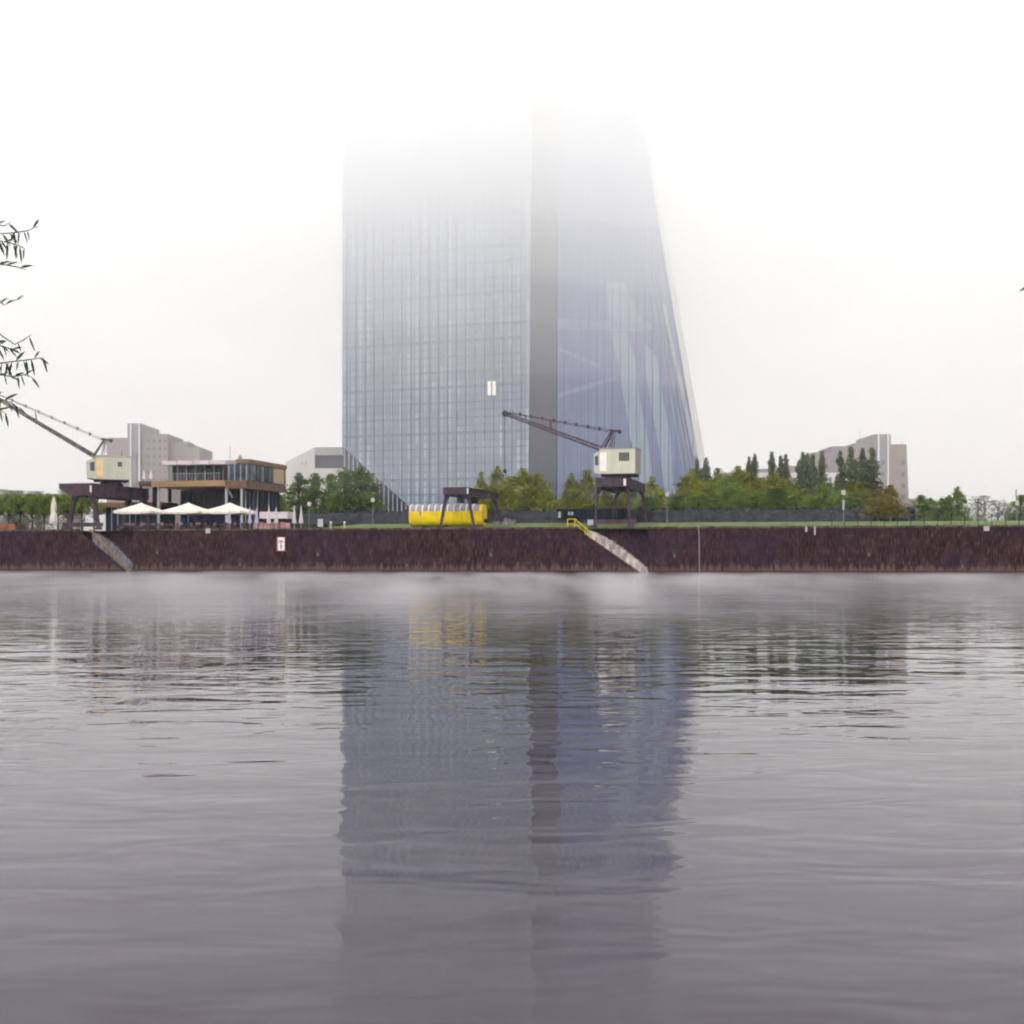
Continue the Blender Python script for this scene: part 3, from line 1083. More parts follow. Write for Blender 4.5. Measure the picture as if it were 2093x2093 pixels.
# dark goods wagon behind the right crane
v_g = 12.5
ug0, ug1 = u_at(1144, v_g), u_at(1282, v_g)
zg = G(ug0, v_g)
gw = thing('goods_wagon', 'long dark teal goods wagon standing behind the right crane legs', 'wagon', world((ug0 + ug1) / 2, v_g, zg), -ANG)
LG = ug1 - ug0
hG = z_at(1042, Y_at(1210, v_g)) - zg
MB().box(-LG / 2, LG / 2, -1.4, 1.4, 0.45, hG).build('body', M['teal'], gw)
MB().prism([(-LG / 2 - 0.1, hG + 0.002), (LG / 2 + 0.1, hG + 0.002), (LG / 2 + 0.1, hG + 0.08), (-LG / 2 - 0.1, hG + 0.08)], -1.5, 1.5).build('roof', M['steel_dark'], gw)
for x in np.linspace(-LG / 2 + 0.6, LG / 2 - 0.6, 8):
    MB().box(x - 0.05, x + 0.05, -1.46, -1.402, 0.5, hG - 0.05).build('rib', M['steel_dark'], gw)
MB().box(-LG / 2 + 1.3, -LG / 2 + 1.9, -1.43, -1.402, 0.9, 1.3).build('pale_notice', M['frame_grey'], gw)
MB().box(-LG / 2 + 0.1, -LG / 2 + 0.4, -1.43, -1.402, 0.6, 1.3).build('pale_notice', M['frame_grey'], gw)
for sx in (-0.36, -0.24, 0.24, 0.36):
    ch = MB()
    for s in (-1, 1):
        ch.tube([(LG * sx, s * 0.8 - 0.06, 0.34), (LG * sx, s * 0.8 + 0.06, 0.34)], 0.34, 12)
    ch.bar((LG * sx, -0.8, 0.34), (LG * sx, 0.8, 0.34), 0.1)
    ch.build('wheel_set', M['steel_dark'], gw)

# ------------------------------------------------------------------ cafe building
v_c = 14.0
uc0, uc1 = u_at(333, v_c), u_at(508, v_c)
ZC = TOP + 0.05
cf = thing('cafe_building', 'two storey glass cafe with brown wooden deck bands and flat roof', 'building', world(uc0, v_c, ZC), -ANG)
Wc = uc1 - uc0
# depth so that the rear right corner shows at px 583
dC = 5.0
for _ in range(200):
    q = world(uc1, v_c + dC)
    if q.x / q.y * F + CX >= 583:
        break
    dC += 0.1
Yf = Y_at(420, v_c)


def hz_(py, px=420):
    return z_at(py, Y_at(px, v_c)) - ZC


zd0, zd1, zr0, zr1 = hz_(995), hz_(983), hz_(949), hz_(940)
uD = u_at(318, v_c) - uc0
# deck slab, storey bodies
M['wood_light'] = mat('light_wood', (0.29, 0.185, 0.095), 0.6, 0.15, 1.5, (0.3, 0.3, 3))
xm = u_at(467, v_c) - uc0
MB().box(uD, xm, -1.2, dC, zd0, zd1).build('deck_slab', M['wood_light'], cf)
MB().box(xm + 0.003, Wc + 0.1, -1.15, dC, zd0 - 0.02, zd1 - 0.05).build('deck_slab', M['wood_dark'], cf)
zq = zd0 - 0.25
MB().box(xm + 0.1, Wc + 0.2, -1.1, dC + 0.2, zd0 - 0.3, zd0 - 0.025).build('soffit_beam', M['wood_dark'], cf)
core = MB().box(1.0, Wc - 0.6, 3.0, dC - 0.5, 0.0, zd0 - 0.31)
core.build('lower_storey', M['window_blue'], cf)
MB().box(0.4, Wc * 0.75, 2.0, dC - 0.3, zd1 + 0.002, zr0 - 0.01).build('upper_storey', M['window'], cf)
MB().box(Wc * 0.75 + 0.01, Wc - 0.12, 0.1, dC - 0.3, zd1 + 0.002, zr0 - 0.01).build('upper_storey', M['window_pale'], cf)
MB().box(0.2, Wc * 0.86, 0.6, dC, zr0, zr1 - 0.05).build('roof_slab', M['cabin_side'], cf)
MB().box(Wc * 0.86 + 0.01, Wc + 0.15, -0.2, dC + 0.2, zr0, zr1 + 0.02).build('roof_fascia', M['wood'], cf)
# awnings
xs = [u_at(p, v_c) - uc0 for p in (334, 365, 398, 432, 465)]
for i in range(4):
    MB().prism([(xs[i] + 0.06, zr0 + 0.02), (xs[i + 1] - 0.1, zr0 - 0.04), (xs[i + 1] - 0.1, zr1 - 0.12), (xs[i] + 0.06, zr1 - 0.02)], -0.5, -0.42).build('awning', M['awning'], cf)
# upper glazing panels and frame posts
pr = random.Random(5)
n = 13
for i in range(n):
    x0 = 0.45 + i * (Wc * 0.75 - 0.5) / n
    x1 = 0.45 + (i + 1) * (Wc * 0.75 - 0.5) / n
    if i in (1, 2, 4):
        MB().box(x0 + 0.08, x1 - 0.08, 1.93, 1.995, zd1 + 0.3, zr0 - 0.3).build('window', M['window_pale'], cf)
    MB().box(x0 - 0.04, x0 + 0.04, 1.88, 1.99, zd1 + 0.01, zr0 - 0.02).build('window_post', M['frame_grey'] if i % 2 else M['wood_dark'], cf)
for i in range(7):
    x = Wc * 0.75 + 0.2 + i * (Wc * 0.24) / 7
    MB().box(x, x + 0.07, 0.0, 0.09, zd1 + 0.01, zr0 - 0.02).build('window_post', M['window'] if i % 2 else M['frame_grey'], cf)
# right side: windows, pillars, tan panel (toward the rear)
for i, (a, b, mm) in enumerate(((0.04, 0.18, 'window_pale'), (0.22, 0.30, 'window'), (0.32, 0.42, 'window_pale'), (0.44, 0.54, 'window_blue'), (0.55, 0.62, 'window_pale'))):
    MB().box(Wc - 0.115, Wc - 0.05, a * dC, b * dC, zd1 + 0.12, zr0 - 0.12).build('window', M[mm], cf)
MB().box(Wc - 0.115, Wc + 0.02, 0.67 * dC, 0.96 * dC, zd1 + 0.1, zr0 - 0.1).build('tan_panel', M['tan'], cf)
MB().box(Wc - 0.115, Wc + 0.04, 0.63 * dC, 0.66 * dC, zd1 + 0.01, zr0 - 0.01).build('window_post', M['wood_dark'], cf)
MB().box(Wc - 0.115, Wc + 0.06, 0.965 * dC, 1.0 * dC, zd1 + 0.01, zr0 - 0.01).build('window_post', M['wood_dark'], cf)
# columns
for px in (324, 463, 494):
    x = u_at(px, v_c - 0.8) - uc0
    MB().tube([(x, -0.8, 0), (x, -0.8, zd0 - 0.31 if px > 480 else zd0 - 0.005)], 0.17, 10).build('column', M['frame_grey'], cf)
MB().bar((u_at(470, v_c) - uc0, -0.6, zd0 - 0.4), (u_at(478, v_c) - uc0, -0.5, zd0 - 1.4), 0.12).build('brace', M['frame_grey'], cf)
for i in range(9):
    y = 0.3 + i * (dC - 1) / 9
    MB().box(Wc - 0.59, Wc - 0.5, y, y + 0.1, 0, zd0 - 0.31).build('window_post', M['frame_grey'] if i % 3 == 0 else M['window_pale'], cf)
for i in range(14):
    x = 1.05 + i * (Wc - 1.8) / 14
    MB().box(x, x + 0.07, 2.9, 2.99, 0, zd0 - 0.31).build('window_post', M['window_blue'] if i % 3 else M['hall_dark'], cf)
# deck balustrade, roof vent, antenna
bl = MB()
for i in range(26):
    x = uD + 0.1 + i * (Wc * 0.72 - uD) / 26
    bl.box(x, x + 0.03, -1.15, -1.12, zd1 + 0.002, zd1 + 0.9)
bl.box(uD, Wc * 0.72, -1.16, -1.11, zd1 + 0.9, zd1 + 0.95)
bl.build('balustrade', M['frame_grey'], cf)
xv = u_at(491, v_c + 4) - uc0
MB().lathe([(0.35, zr1 - 0.04), (0.35, zr1 + 0.35), (0.2, zr1 + 0.4), (0.32, zr1 + 0.55), (0.06, zr1 + 0.9)], 12, (xv, 4)).build('roof_vent', M['cabin_side'], cf)
xa = u_at(470, v_c + 4) - uc0
MB().tube([(xa, 4, zr1 - 0.05), (xa, 4, zr1 + 1.9)], 0.03, 5).build('antenna', M['post'], cf)
# low side platform under the left crane
lp = thing('low_pavilion', 'low brown roofed pavilion between the left crane legs and cafe', 'building', world(u_at(207, 16), 16, ZC), -ANG)
LP = u_at(330, 16) - u_at(207, 16)
hp_ = z_at(1037, Y_at(260, 16)) - ZC
MB().box(0, LP, 0, 5, hp_, hp_ + 0.65).build('roof_band', M['wood'], lp)
MB().box(0.3, LP - 0.3, 0.6, 4.6, 0, hp_ - 0.002).build('glazed_wall', M['window_blue'], lp)
for i in range(9):
    x = 0.3 + i * (LP - 0.8) / 9
    MB().box(x, x + 0.09, 0.5, 0.59, 0, hp_ - 0.002).build('wall_post', M['frame_grey'], lp)
# grey service kiosk right of the cafe
kk = thing('service_kiosk', 'low grey lilac kiosk with dark opening right of the open parasols', 'kiosk', world(u_at(530, 9), 9, ZC), -ANG)
KL = u_at(588, 9) - u_at(530, 9)
kz0, kz1 = z_at(1060, Y_at(560, 9)) - ZC, z_at(1046, Y_at(560, 9)) - ZC
MB().box(0, KL, 0, 2.6, kz0, kz1).build('roof_box', M['awning'], kk)
MB().box(0.15, KL - 0.15, 0.3, 2.4, 0, kz0 - 0.002).build('wall', M['window_blue'], kk)
pk = thing('terrace_board', 'faded pink boarding along the terrace in front of the grey kiosk', 'fence', world(u_at(517, 3), 3, ZC), -ANG)
PL = u_at(594, 3) - u_at(517, 3)
for i in range(7):
    x = i * PL / 7
    MB().box(x + 0.03, x + PL / 7 - 0.05, -0.04, 0.0, 0.12, 0.85 + 0.1 * (i % 2)).build('board', M['pink'], pk)
    MB().box(x - 0.04, x + 0.025, -0.05, 0.03, 0.0, 1.0).build('post', M['steel_dark'], pk)
tc_ = thing('terrace_wall', 'low terracotta wall on the quay at the far left edge', 'wall', world(u_at(-60, 3), 3, ZC), -ANG)
TL = u_at(32, 3) - u_at(-60, 3)
MB().box(0, TL, 0, 0.35, 0, 0.9).build('wall_body', M['terracotta'], tc_)
MB().box(-0.05, TL + 0.05, -0.04, 0.39, 0.902, 0.98).build('cap', M['wood_dark'], tc_)


# parasols --------------------------------------------------------------
def open_parasol(px, v, label, half):
    Yp = Y_at(px, v)
    t = thing('open_parasol', label, 'parasol', world(u_at(px, v), v, ZC), -ANG, 'large open cream parasols on the terrace')
    zt = z_at(1027.5, Yp) - ZC
    ze = z_at(1045, Yp) - ZC
    c = MB()
    n = 7
    # square pyramid canopy, sagging between the ribs, with a valance
    P4 = [(-half, -half), (half, -half), (half, half), (-half, half)]
    vs, fs = [(0, 0, zt)], []
    for k in range(4):
        a, b = P4[k], P4[(k + 1) % 4]
        rows = []
        for r_ in range(1, 5):
            row = []
            for i in range(n + 1):
                f = i / n
                x, y = (a[0] + (b[0] - a[0]) * f) * r_ / 4, (a[1] + (b[1] - a[1]) * f) * r_ / 4
                z = zt - (zt - ze) * (r_ / 4) ** 0.85 - 0.10 * math.sin(math.pi * f) * (r_ / 4)
                row.append(len(vs))
                vs.append((x, y, z))
            rows.append(row)
        for i in range(n):
            fs.append((0, rows[0][i], rows[0][i + 1]))
            for r_ in range(3):
                fs.append((rows[r_][i], rows[r_ + 1][i], rows[r_ + 1][i + 1], rows[r_][i + 1]))
        low = []
        for i in range(n + 1):
            x, y, z = vs[rows[3][i]]
            low.append(len(vs))
            vs.append((x, y, z - 0.28))
        for i in range(n):
            fs.append((rows[3][i], low[i], low[i + 1], rows[3][i + 1]))
    c.add(vs, fs)
    c.build('canopy', M['canvas'], t)
    MB().tube([(0, 0, 0.1), (0, 0, zt + 0.12)], 0.05, 8).build('pole', M['frame_grey'], t)
    MB().box(-0.45, 0.45, -0.45, 0.45, 0, 0.12).build('base', M['concrete_lilac'], t)
    for sx, sy in ((-1, -1), (1, -1), (1, 1), (-1, 1)):
        MB().tube([(0, 0, zt - 1.0), (sx * half * 0.62, sy * half * 0.62, ze + (zt - ze) * 0.32)], 0.025, 5).build('strut', M['frame_grey'], t)
    return t


open_parasol(288, 6.0, 'leftmost of three broad open cream parasols beside the left crane', 2.45)
open_parasol(385, 6.0, 'middle one of three broad open cream parasols before the cafe', 2.45)
open_parasol(470, 6.0, 'rightmost of three broad open cream parasols before the cafe', 2.45)


def closed_parasol(px, v, ytop, ybot, m, label, base_z=None, wide=1.0, group='closed parasols'):
    Yp = Y_at(px, v)
    bz = ZC if base_z is None else base_z
    t = thing('closed_parasol', label, 'parasol', world(u_at(px, v), v, bz), -ANG, group)
    zt, zb = z_at(ytop, Yp) - bz, z_at(ybot, Yp) - bz
    zb = max(zb, 0.35)
    L_ = zt - zb
    fl = MB()
    n = 14
    vs, fs = [], []
    prof = [(0.10, 0.0), (0.24, 0.03), (0.26, 0.14), (0.21, 0.32), (0.12, 0.42), (0.19, 0.55), (0.14, 0.78), (0.05, 0.94), (0.015, 1.0)] if wide > 1.3 else \
        [(0.07, 0.0), (0.20, 0.02), (0.21, 0.1), (0.13, 0.4), (0.11, 0.55), (0.07, 0.8), (0.015, 1.0)]
    for r_, f in prof:
        for i in range(n):
            a = 2 * math.pi * i / n
            rr_ = r_ * (1 + 0.22 * (-1) ** i) * wide
            vs.append((rr_ * math.cos(a), rr_ * math.sin(a), zb + f * L_))
    for k in range(len(prof) - 1):
        for i in range(n):
            j = (i + 1) % n
            fs.append((k * n + i, k * n + j, (k + 1) * n + j, (k + 1) * n + i))
    fs.append(tuple(range(n))[::-1])
    fs.append(tuple((len(prof) - 1) * n + i for i in range(n)))
    fl.add(vs, fs).build('folded_canopy', m, t)
    MB().tube([(0, 0, 0.06), (0, 0, zb + 0.05)], 0.045, 8).build('pole', M['frame_grey'], t)
    MB().lathe([(0.35, 0), (0.35, 0.06), (0.08, 0.1)], 14).build('base', M['concrete_lilac'], t)


closed_parasol(110, 2.2, 1014, 1070, M['canvas'], 'tall closed cream parasol standing left of the left crane', wide=1.55)
for px, m, lab, y0 in ((469, 'canvas_lilac', 'closed lilac parasol in front of the rightmost open cream parasol', 1039),
                       (511, 'canvas_lilac', 'closed lilac parasol at the right hem of the open parasols', 1036),
                       (524.5, 'canvas_lilac', 'closed lilac parasol at the left end of the grey kiosk', 1036),
                       (549.5, 'awning', 'closed pale parasol before the middle of the grey kiosk', 1032),
                       (564.5, 'awning', 'closed pale parasol before the right half of the grey kiosk', 1036),
                       (601.5, 'awning', 'closed pale parasol on the grass edge, left one of the last pair', 1033),
                       (615.5, 'awning', 'closed pale parasol on the grass edge, right one of the last pair', 1033)):
    closed_parasol(px, 2.4, y0, 1070, M[m], lab)
for px, lab in ((294, 'small closed white parasol on the upper deck, left of its pair'), (308.5, 'small closed white parasol on the upper deck, right of its pair')):
    Yp = Y_at(px, 16)
    closed_parasol(px, 16, 960, 979, M['white'], lab, base_z=z_at(985, Yp), wide=0.9)
ud = u_at(283, 14.5)
dk = thing('raised_deck', 'narrow raised brown deck with closed white parasols left of the cafe', 'deck', world(ud, 14.5, ZC), -ANG)
DL = u_at(316, 14.5) - ud
zdk = z_at(985, Y_at(300, 16)) - ZC
MB().box(0, DL, 0, 5, zdk - 0.55, zdk - 0.003).build('deck_floor', M['wood_dark'], dk)
for x, y in ((0.2, 0.2), (DL - 0.2, 0.2), (0.2, 4.8), (DL - 0.2, 4.8)):
    MB().box(x - 0.15, x + 0.15, y - 0.15, y + 0.15, 0, zdk - 0.552).build('post', M['steel_dark'], dk)

# terrace chairs and tables ----------------------------------------------
ch0 = thing('terrace_chair', 'folding chair set out with many like it on the cafe terrace', 'chair', (0, 0, 0), 0, 'folding chairs on the cafe terrace')
MB().box(-0.24, 0.24, -0.24, 0.24, 0.44, 0.48).build('seat', M['chair'], ch0)
MB().box(-0.24, 0.24, 0.22, 0.26, 0.62, 0.98).build('backrest', M['chair'], ch0)
for sx in (-0.2, 0.2):
    MB().bar((sx, -0.22, 0), (sx, 0.20, 0.44), 0.04).build('leg', M['steel_dark'], ch0)
    MB().bar((sx + (0.05 if sx < 0 else -0.05), 0.22, 0), (sx + (0.05 if sx < 0 else -0.05), 0.24, 0.62), 0.04).build('leg', M['steel_dark'], ch0)
tb0 = thing('terrace_table', 'small slatted table set among the folding terrace chairs', 'table', (0, 0, 0), 0, 'small tables on the cafe terrace')
MB().box(-0.4, 0.4, -0.4, 0.4, 0.72, 0.75).build('table_top', M['wood_dark'], tb0)
for sx in (-0.35, 0.35):
    for sy in (-0.35, 0.35):
        MB().bar((sx, sy, 0), (sx, sy, 0.72), 0.05).build('leg', M['steel_dark'], tb0)
rc = random.Random(11)
first_c = first_t = True
k = 0
for row, v in enumerate((2.2, 3.6, 5.0)):
    px = 252 + row * 7
    while px < 515:
        u = u_at(px, v)
        if k % 3 == 1:
            o = tb0 if first_t else copy_tree(tb0)
            first_t = False
        else:
            o = ch0 if first_c else copy_tree(ch0)
            first_c = False
        o.location = world(u, v, G(u, v))
        o.rotation_euler = (0, 0, -ANG + (R(-90) if k % 3 == 0 else R(90)) + rc.uniform(-0.5, 0.5))
        px += rc.uniform(10, 15)
        k += 1
# planter bowl behind the left crane
pb = thing('plant_pot', 'round pale terracotta pot between the left crane front legs', 'pot', world(u_at(157, 3.5), 3.5, ZC), 0)
MB().lathe([(0.25, 0), (0.42, 0.35), (0.45, 0.7), (0.3, 0.95), (0.34, 1.0), (0.2, 0.98)], 16).build('bowl', M['tan'], pb)


# ------------------------------------------------------------------ trees
def tree_mesh(kind, seed):
    """unit tree, height 10; returns (leaf verts, leaf faces, trunk MB)"""
    g = np.random.default_rng(seed)
    if kind == 'poplar':
        n, nc, sz, spread = 6500, 90, 0.19, 0.42
        rad = lambda h: 0.95 * np.clip(np.sin(np.pi * np.clip((h + 0.02) / 1.04, 0, 1)) ** 0.85, 0.05, 1) * (1.05 - 0.45 * h)
        h0 = 0.04
    elif kind == 'birch':
        n, nc, sz, spread = 7500, 80, 0.20, 0.72
        rad = lambda h: 2.3 * (1 - h) ** 0.75 * np.clip(h * 5 + 0.35, 0, 1) + 0.12
        h0 = 0.16
    elif kind == 'round':
        n, nc, sz, spread = 7500, 75, 0.23, 0.95
        rad = lambda h: 3.1 * np.sqrt(np.clip(1 - (2 * h - 0.85) ** 2 / 1.35, 0.02, 1))
        h0 = 0.05
    elif kind == 'cone':
        n, nc, sz, spread = 7500, 80, 0.22, 0.80
        rad = lambda h: 2.6 * np.clip(1 - h, 0, 1) ** 0.62 * np.clip(h * 6 + 0.6, 0, 1) + 0.1
        h0 = 0.03
    elif kind == 'plane':
        n, nc, sz, spread = 2400, 50, 0.50, 0.75
        rad = lambda h: 3.4 * np.ones_like(h)
        h0 = 0.52
    else:  # thin
        n, nc, sz, spread = 700, 40, 0.30, 0.7
        rad = lambda h: 2.9 * np.sqrt(np.clip(1 - (2 * h - 1.05) ** 2, 0.02, 1))
        h0 = 0.25
    hh = g.uniform(0, 1, nc)
    if kind in ('birch', 'cone', 'poplar'):
        hh = 1 - (1 - hh) ** 0.85 if kind != 'poplar' else hh
        hh[0:5] = (0.97, 0.93, 0.88, 0.82, 0.76)
    ang = g.uniform(0, 2 * np.pi, nc)
    rr = rad(hh) * np.sqrt(g.uniform(0.05, 1, nc)) * g.uniform(0.75, 1.08, nc)
    cz = (h0 + (1 - h0) * hh) * 10
    cen = np.stack([rr * np.cos(ang), rr * np.sin(ang), cz], 1)
    csz = g.uniform(0.55, 1.25, nc) * spread
    if kind in ('poplar', 'birch', 'cone'):
        csz *= np.clip((1.25 if kind != 'poplar' else 1.3) - hh, 0.3, 1)
        csz[0:5] = np.array([0.22, 0.36, 0.55, 0.7, 0.8]) * spread
        rr[0:5] *= 0.15
        cen[0:5, :2] *= 0.2
    idx = g.choice(nc, n, p=(csz ** 1.7) / (csz ** 1.7).sum())
    stretch = np.array([1, 1, 1.7 if kind in ('poplar', 'birch') else 1.1 if kind != 'plane' else 0.8])
    pos = cen[idx] + g.normal(0, 1, (n, 3)) * csz[idx][:, None] * stretch * 0.62
    pos[:, 2] = np.maximum(pos[:, 2], h0 * 10 * 0.6 + 0.1)
    pos[:, 2] = np.minimum(pos[:, 2], 10.05)
    a = g.normal(0, 1, (n, 3))
    a[:, 2] += 0.9 if kind in ('poplar', 'birch') else 0
    a /= np.linalg.norm(a, axis=1)[:, None]
    b = np.cross(a, g.normal(0, 1, (n, 3)))
    b /= np.linalg.norm(b, axis=1)[:, None]
    s = sz * g.uniform(0.5, 1.3, n)[:, None]
    a, b = a * s * 0.75, b * s * 0.42
    v = np.stack([pos - a, pos + b - a * 0.1, pos + a, pos - b + a * 0.1], 1).reshape(-1, 3)
    f = np.arange(4 * n).reshape(-1, 4)
    tr = MB()
    top = {'poplar': 9.0, 'birch': 9.2, 'round': 8.0, 'cone': 9.0, 'plane': 7.4, 'thin': 8.5}[kind]
    r0 = {'poplar': 0.22, 'birch': 0.13, 'round': 0.25, 'cone': 0.2, 'plane': 0.30, 'thin': 0.15}[kind]
    bend = g.uniform(-0.3, 0.3, 2)
    tr.tube([(0, 0, -0.15), (bend[0] * 0.5, bend[1] * 0.5, top * 0.4), (bend[0], bend[1], top * 0.75), (bend[0] * 0.7, bend[1], top)],
            [r0 * 1.15, r0 * 0.8, r0 * 0.45, 0.03], 7)
    for i in range(0, nc, 2 if kind != 'thin' else 1):
        c = cen[i]
        z0 = max(c[2] - (2.2 if kind != 'poplar' else 2.6), h0 * 6)
        z0 = min(z0, top * 0.95)
        tr.tube([(bend[0] * 0.6, bend[1] * 0.6, z0), (c[0] * 0.6, c[1] * 0.6, (z0 + c[2]) / 2 + 0.2), tuple(c)], [r0 * 0.35, r0 * 0.22, 0.02], 4)
    return v, f, tr


PROTO = {}


def tree(kind, leaf, px, ytop, v, width, label, group, bark='bark', name=None, base=None):
    key = (kind, leaf, bark)
    var = PROTO.setdefault(key, [])
    nv = 4
    Yt = Y_at(px, v)
    u = u_at(px, v)
    bz = G(u, v) if base is None else base
    H = z_at(ytop, Yt) - bz
    hw_ = {'poplar': 0.58, 'birch': 1.12, 'round': 2.8, 'cone': 1.3, 'plane': 2.7, 'thin': 2.8}[kind]
    s_w = (width / F * Yt / 2) / hw_
    nm = name or {'poplar': 'poplar_tree', 'birch': 'birch_tree', 'round': 'broadleaf_tree', 'cone': 'hornbeam_tree', 'plane': 'plane_tree', 'thin': 'young_tree'}[kind]
    if len(var) < nv:
        vv, ff, tr = tree_mesh(kind, hash((kind, len(var))) % 1000 if False else 17 * len(var) + len(kind) * 5 + len(leaf))
        t = thing(nm, label, 'tree', (0, 0, 0), 0, group)
        me = bpy.data.meshes.new('crown')
        me.from_pydata(vv.tolist(), [], ff.tolist())
        me.materials.append(M[leaf])
        o = bpy.data.objects.new('crown', me)
        S.collection.objects.link(o)
        o.parent = t
        tr.build('trunk', M[bark], t)
        var.append(t)
    else:
        tree.count = getattr(tree, 'count', 0) + 1
        t = copy_tree(var[(tree.count * 7 + int(px)) % nv])
        t['label'] = label
        t['group'] = group
        t.name = nm
    t.location = world(u, v, bz)
    t.rotation_euler = (0, 0, (px * 1.7) % 6.28)
    t.scale = (s_w, s_w, H / 10)
    return t


def row(kind, leaf, items, v, phrase, group, bark='bark', name=None):
    items = sorted(items)
    n_ = len(items)
    for i, it in enumerate(items):
        px, yt, wd = it[:3]
        vv = it[3] if len(it) > 3 else v
        note = it[4] if len(it) > 4 else ''
        if i == 0:
            o_ = 'leftmost'
        elif i == n_ - 1:
            o_ = 'rightmost'
        else:
            o_ = ORD[i + 1] + ' from the left'
        lab = (phrase % (o_,)) + ((', ' + note) if note else '')
        tree(kind, leaf, px, yt, vv, wd, lab, group, bark, name)


row('plane', 'lf_plane', [(-30, 1011, 34), (-6, 1013, 34), (18, 1011, 34), (42, 1014, 34), (66, 1012, 34), (90, 1011, 34), (118, 1012, 34), (142, 1014, 34), (168, 1011, 34), (192, 1013, 34)],
    16, 'clipped plane tree in the row left of the cafe, %s', 'clipped plane trees at the far left')
row('cone', 'lf_dark', [(612, 968, 50), (645, 966, 46), (676, 970, 46, 46), (704, 953, 52), (738, 951, 58)], 40,
    'dense dark green tree at the tower foot, %s', 'dark trees left of the yellow wagon')
tree('round', 'lf_green', 574, 1012, 30, 36, 'loose pale green shrub showing between the cafe and the dark trees', 'shrubs on the quay', name='shrub')
row('birch', 'lf_olive', [(984, 966, 26), (1017, 954, 36), (1041, 974, 34, 30), (1068, 958, 46), (1098, 968, 46, 28), (1120, 1002, 36, 24)], 26,
    'yellowish birch behind the bare portal frame, %s', 'yellowish birches behind the portal frame', 'bark_birch')
row('birch', 'lf_olive', [(1169, 968, 30), (1201, 961, 42), (1240, 1000, 38, 34), (1284, 992, 40, 34), (1332, 974, 36), (1352, 1000, 40, 34)], 30,
    'yellow green birch behind the right crane, %s', 'birches behind the right crane', 'bark_birch')
tree('round', 'lf_dark', 1152, 1022, 34, 30, 'small dark bush at the left end of the dark teal wagon', 'shrubs on the quay', name='shrub')
row('birch', 'lf_olive', [(1398, 975, 46), (1414, 958, 36, 36), (1440, 984, 50), (1467, 958, 40, 34), (1507, 954, 50, 36), (1531, 966, 48, 30), (1556, 976, 44), (1582, 968, 52, 36),
                          (1612, 978, 46, 30), (1645, 1000, 40, 36), (1748, 984, 46, 28), (1772, 1004, 40, 30)], 28,
    'olive birch between tower and tall block, %s', 'olive birches right of the tower', 'bark_birch')
row('round', 'lf_green', [(1426, 1010, 60), (1488, 974, 56, 26), (1545, 1004, 60), (1628, 1012, 60), (1690, 990, 58, 24), (1725, 1008, 46, 26)], 22,
    'fresh green rounded tree before the poplar row, %s', 'fresh green trees before the poplars')
row('round', 'lf_dark', [(1385, 1014, 50), (1584, 1000, 62, 20), (1520, 1018, 50), (1665, 1020, 60), (1745, 1018, 50), (1322, 1016, 50), (1455, 1022, 50)], 24,
    'dark bushy tree low in the belt behind the grass, %s', 'dark bushes behind the grass')
row('poplar', 'lf_poplar', [(1424, 940, 20), (1444, 937, 22), (1531, 935, 16), (1542, 928, 20), (1577, 925, 20), (1596, 933, 18), (1606, 930, 22), (1633, 940, 16), (1641, 925, 20, 76), (1651, 926, 20),
                            (1661, 931, 20, 76), (1680, 924, 20), (1718, 921, 20), (1740, 914, 26), (1763, 917, 22), (1782, 917, 30)], 70,
    'tall slim dark poplar in the rear row, %s', 'poplars in the rear row')
row('birch', 'lf_rust', [(1796, 1000, 30), (1820, 992, 34)], 14,
    'rusty birch with pale trunk before the tall block, %s', 'rusty birches before the right block', 'bark_birch')
row('cone', 'lf_green', [(1882, 1012, 32), (1903, 1018, 34), (1926, 1016, 30), (1940, 1012, 26), (1956, 995, 32), (2088, 1012, 34)], 34,
    'small pointed green tree right of the tall block, %s', 'pointed trees at the right', name='young_conifer')
row('thin', 'lf_bare', [(1862, 1030, 30, 40), (1998, 1016, 44), (2012, 1014, 36, 60), (2040, 1022, 50), (2064, 1026, 40)], 70,
    'sparse grey tree in mist at far right, %s', 'sparse trees at the far right')
row('round', 'lf_bare', [(30, 1004, 60), (75, 1006, 60), (140, 1004, 60)], 160,
    'hazy distant tree above the clipped planes, %s', 'hazy trees behind the planes')


# ------------------------------------------------------------------ distant blocks
def block(t, px0, px1, py, Yb, depth, m, name='wall', base=5.0, yaw=0, off=0.0):
    x0, x1 = (px0 - CX) / F * Yb, (px1 - CX) / F * Yb
    o = MB().box(x0 - t.location.x, x1 - t.location.x, off, off + depth, 0, z_at(py, Yb) - t.location.z)
    return o.build(name, m, t)


def far_thing(name, label, cat, px, Yb):
    return thing(name, label, cat, ((px - CX) / F * Yb, Yb, 5.0))


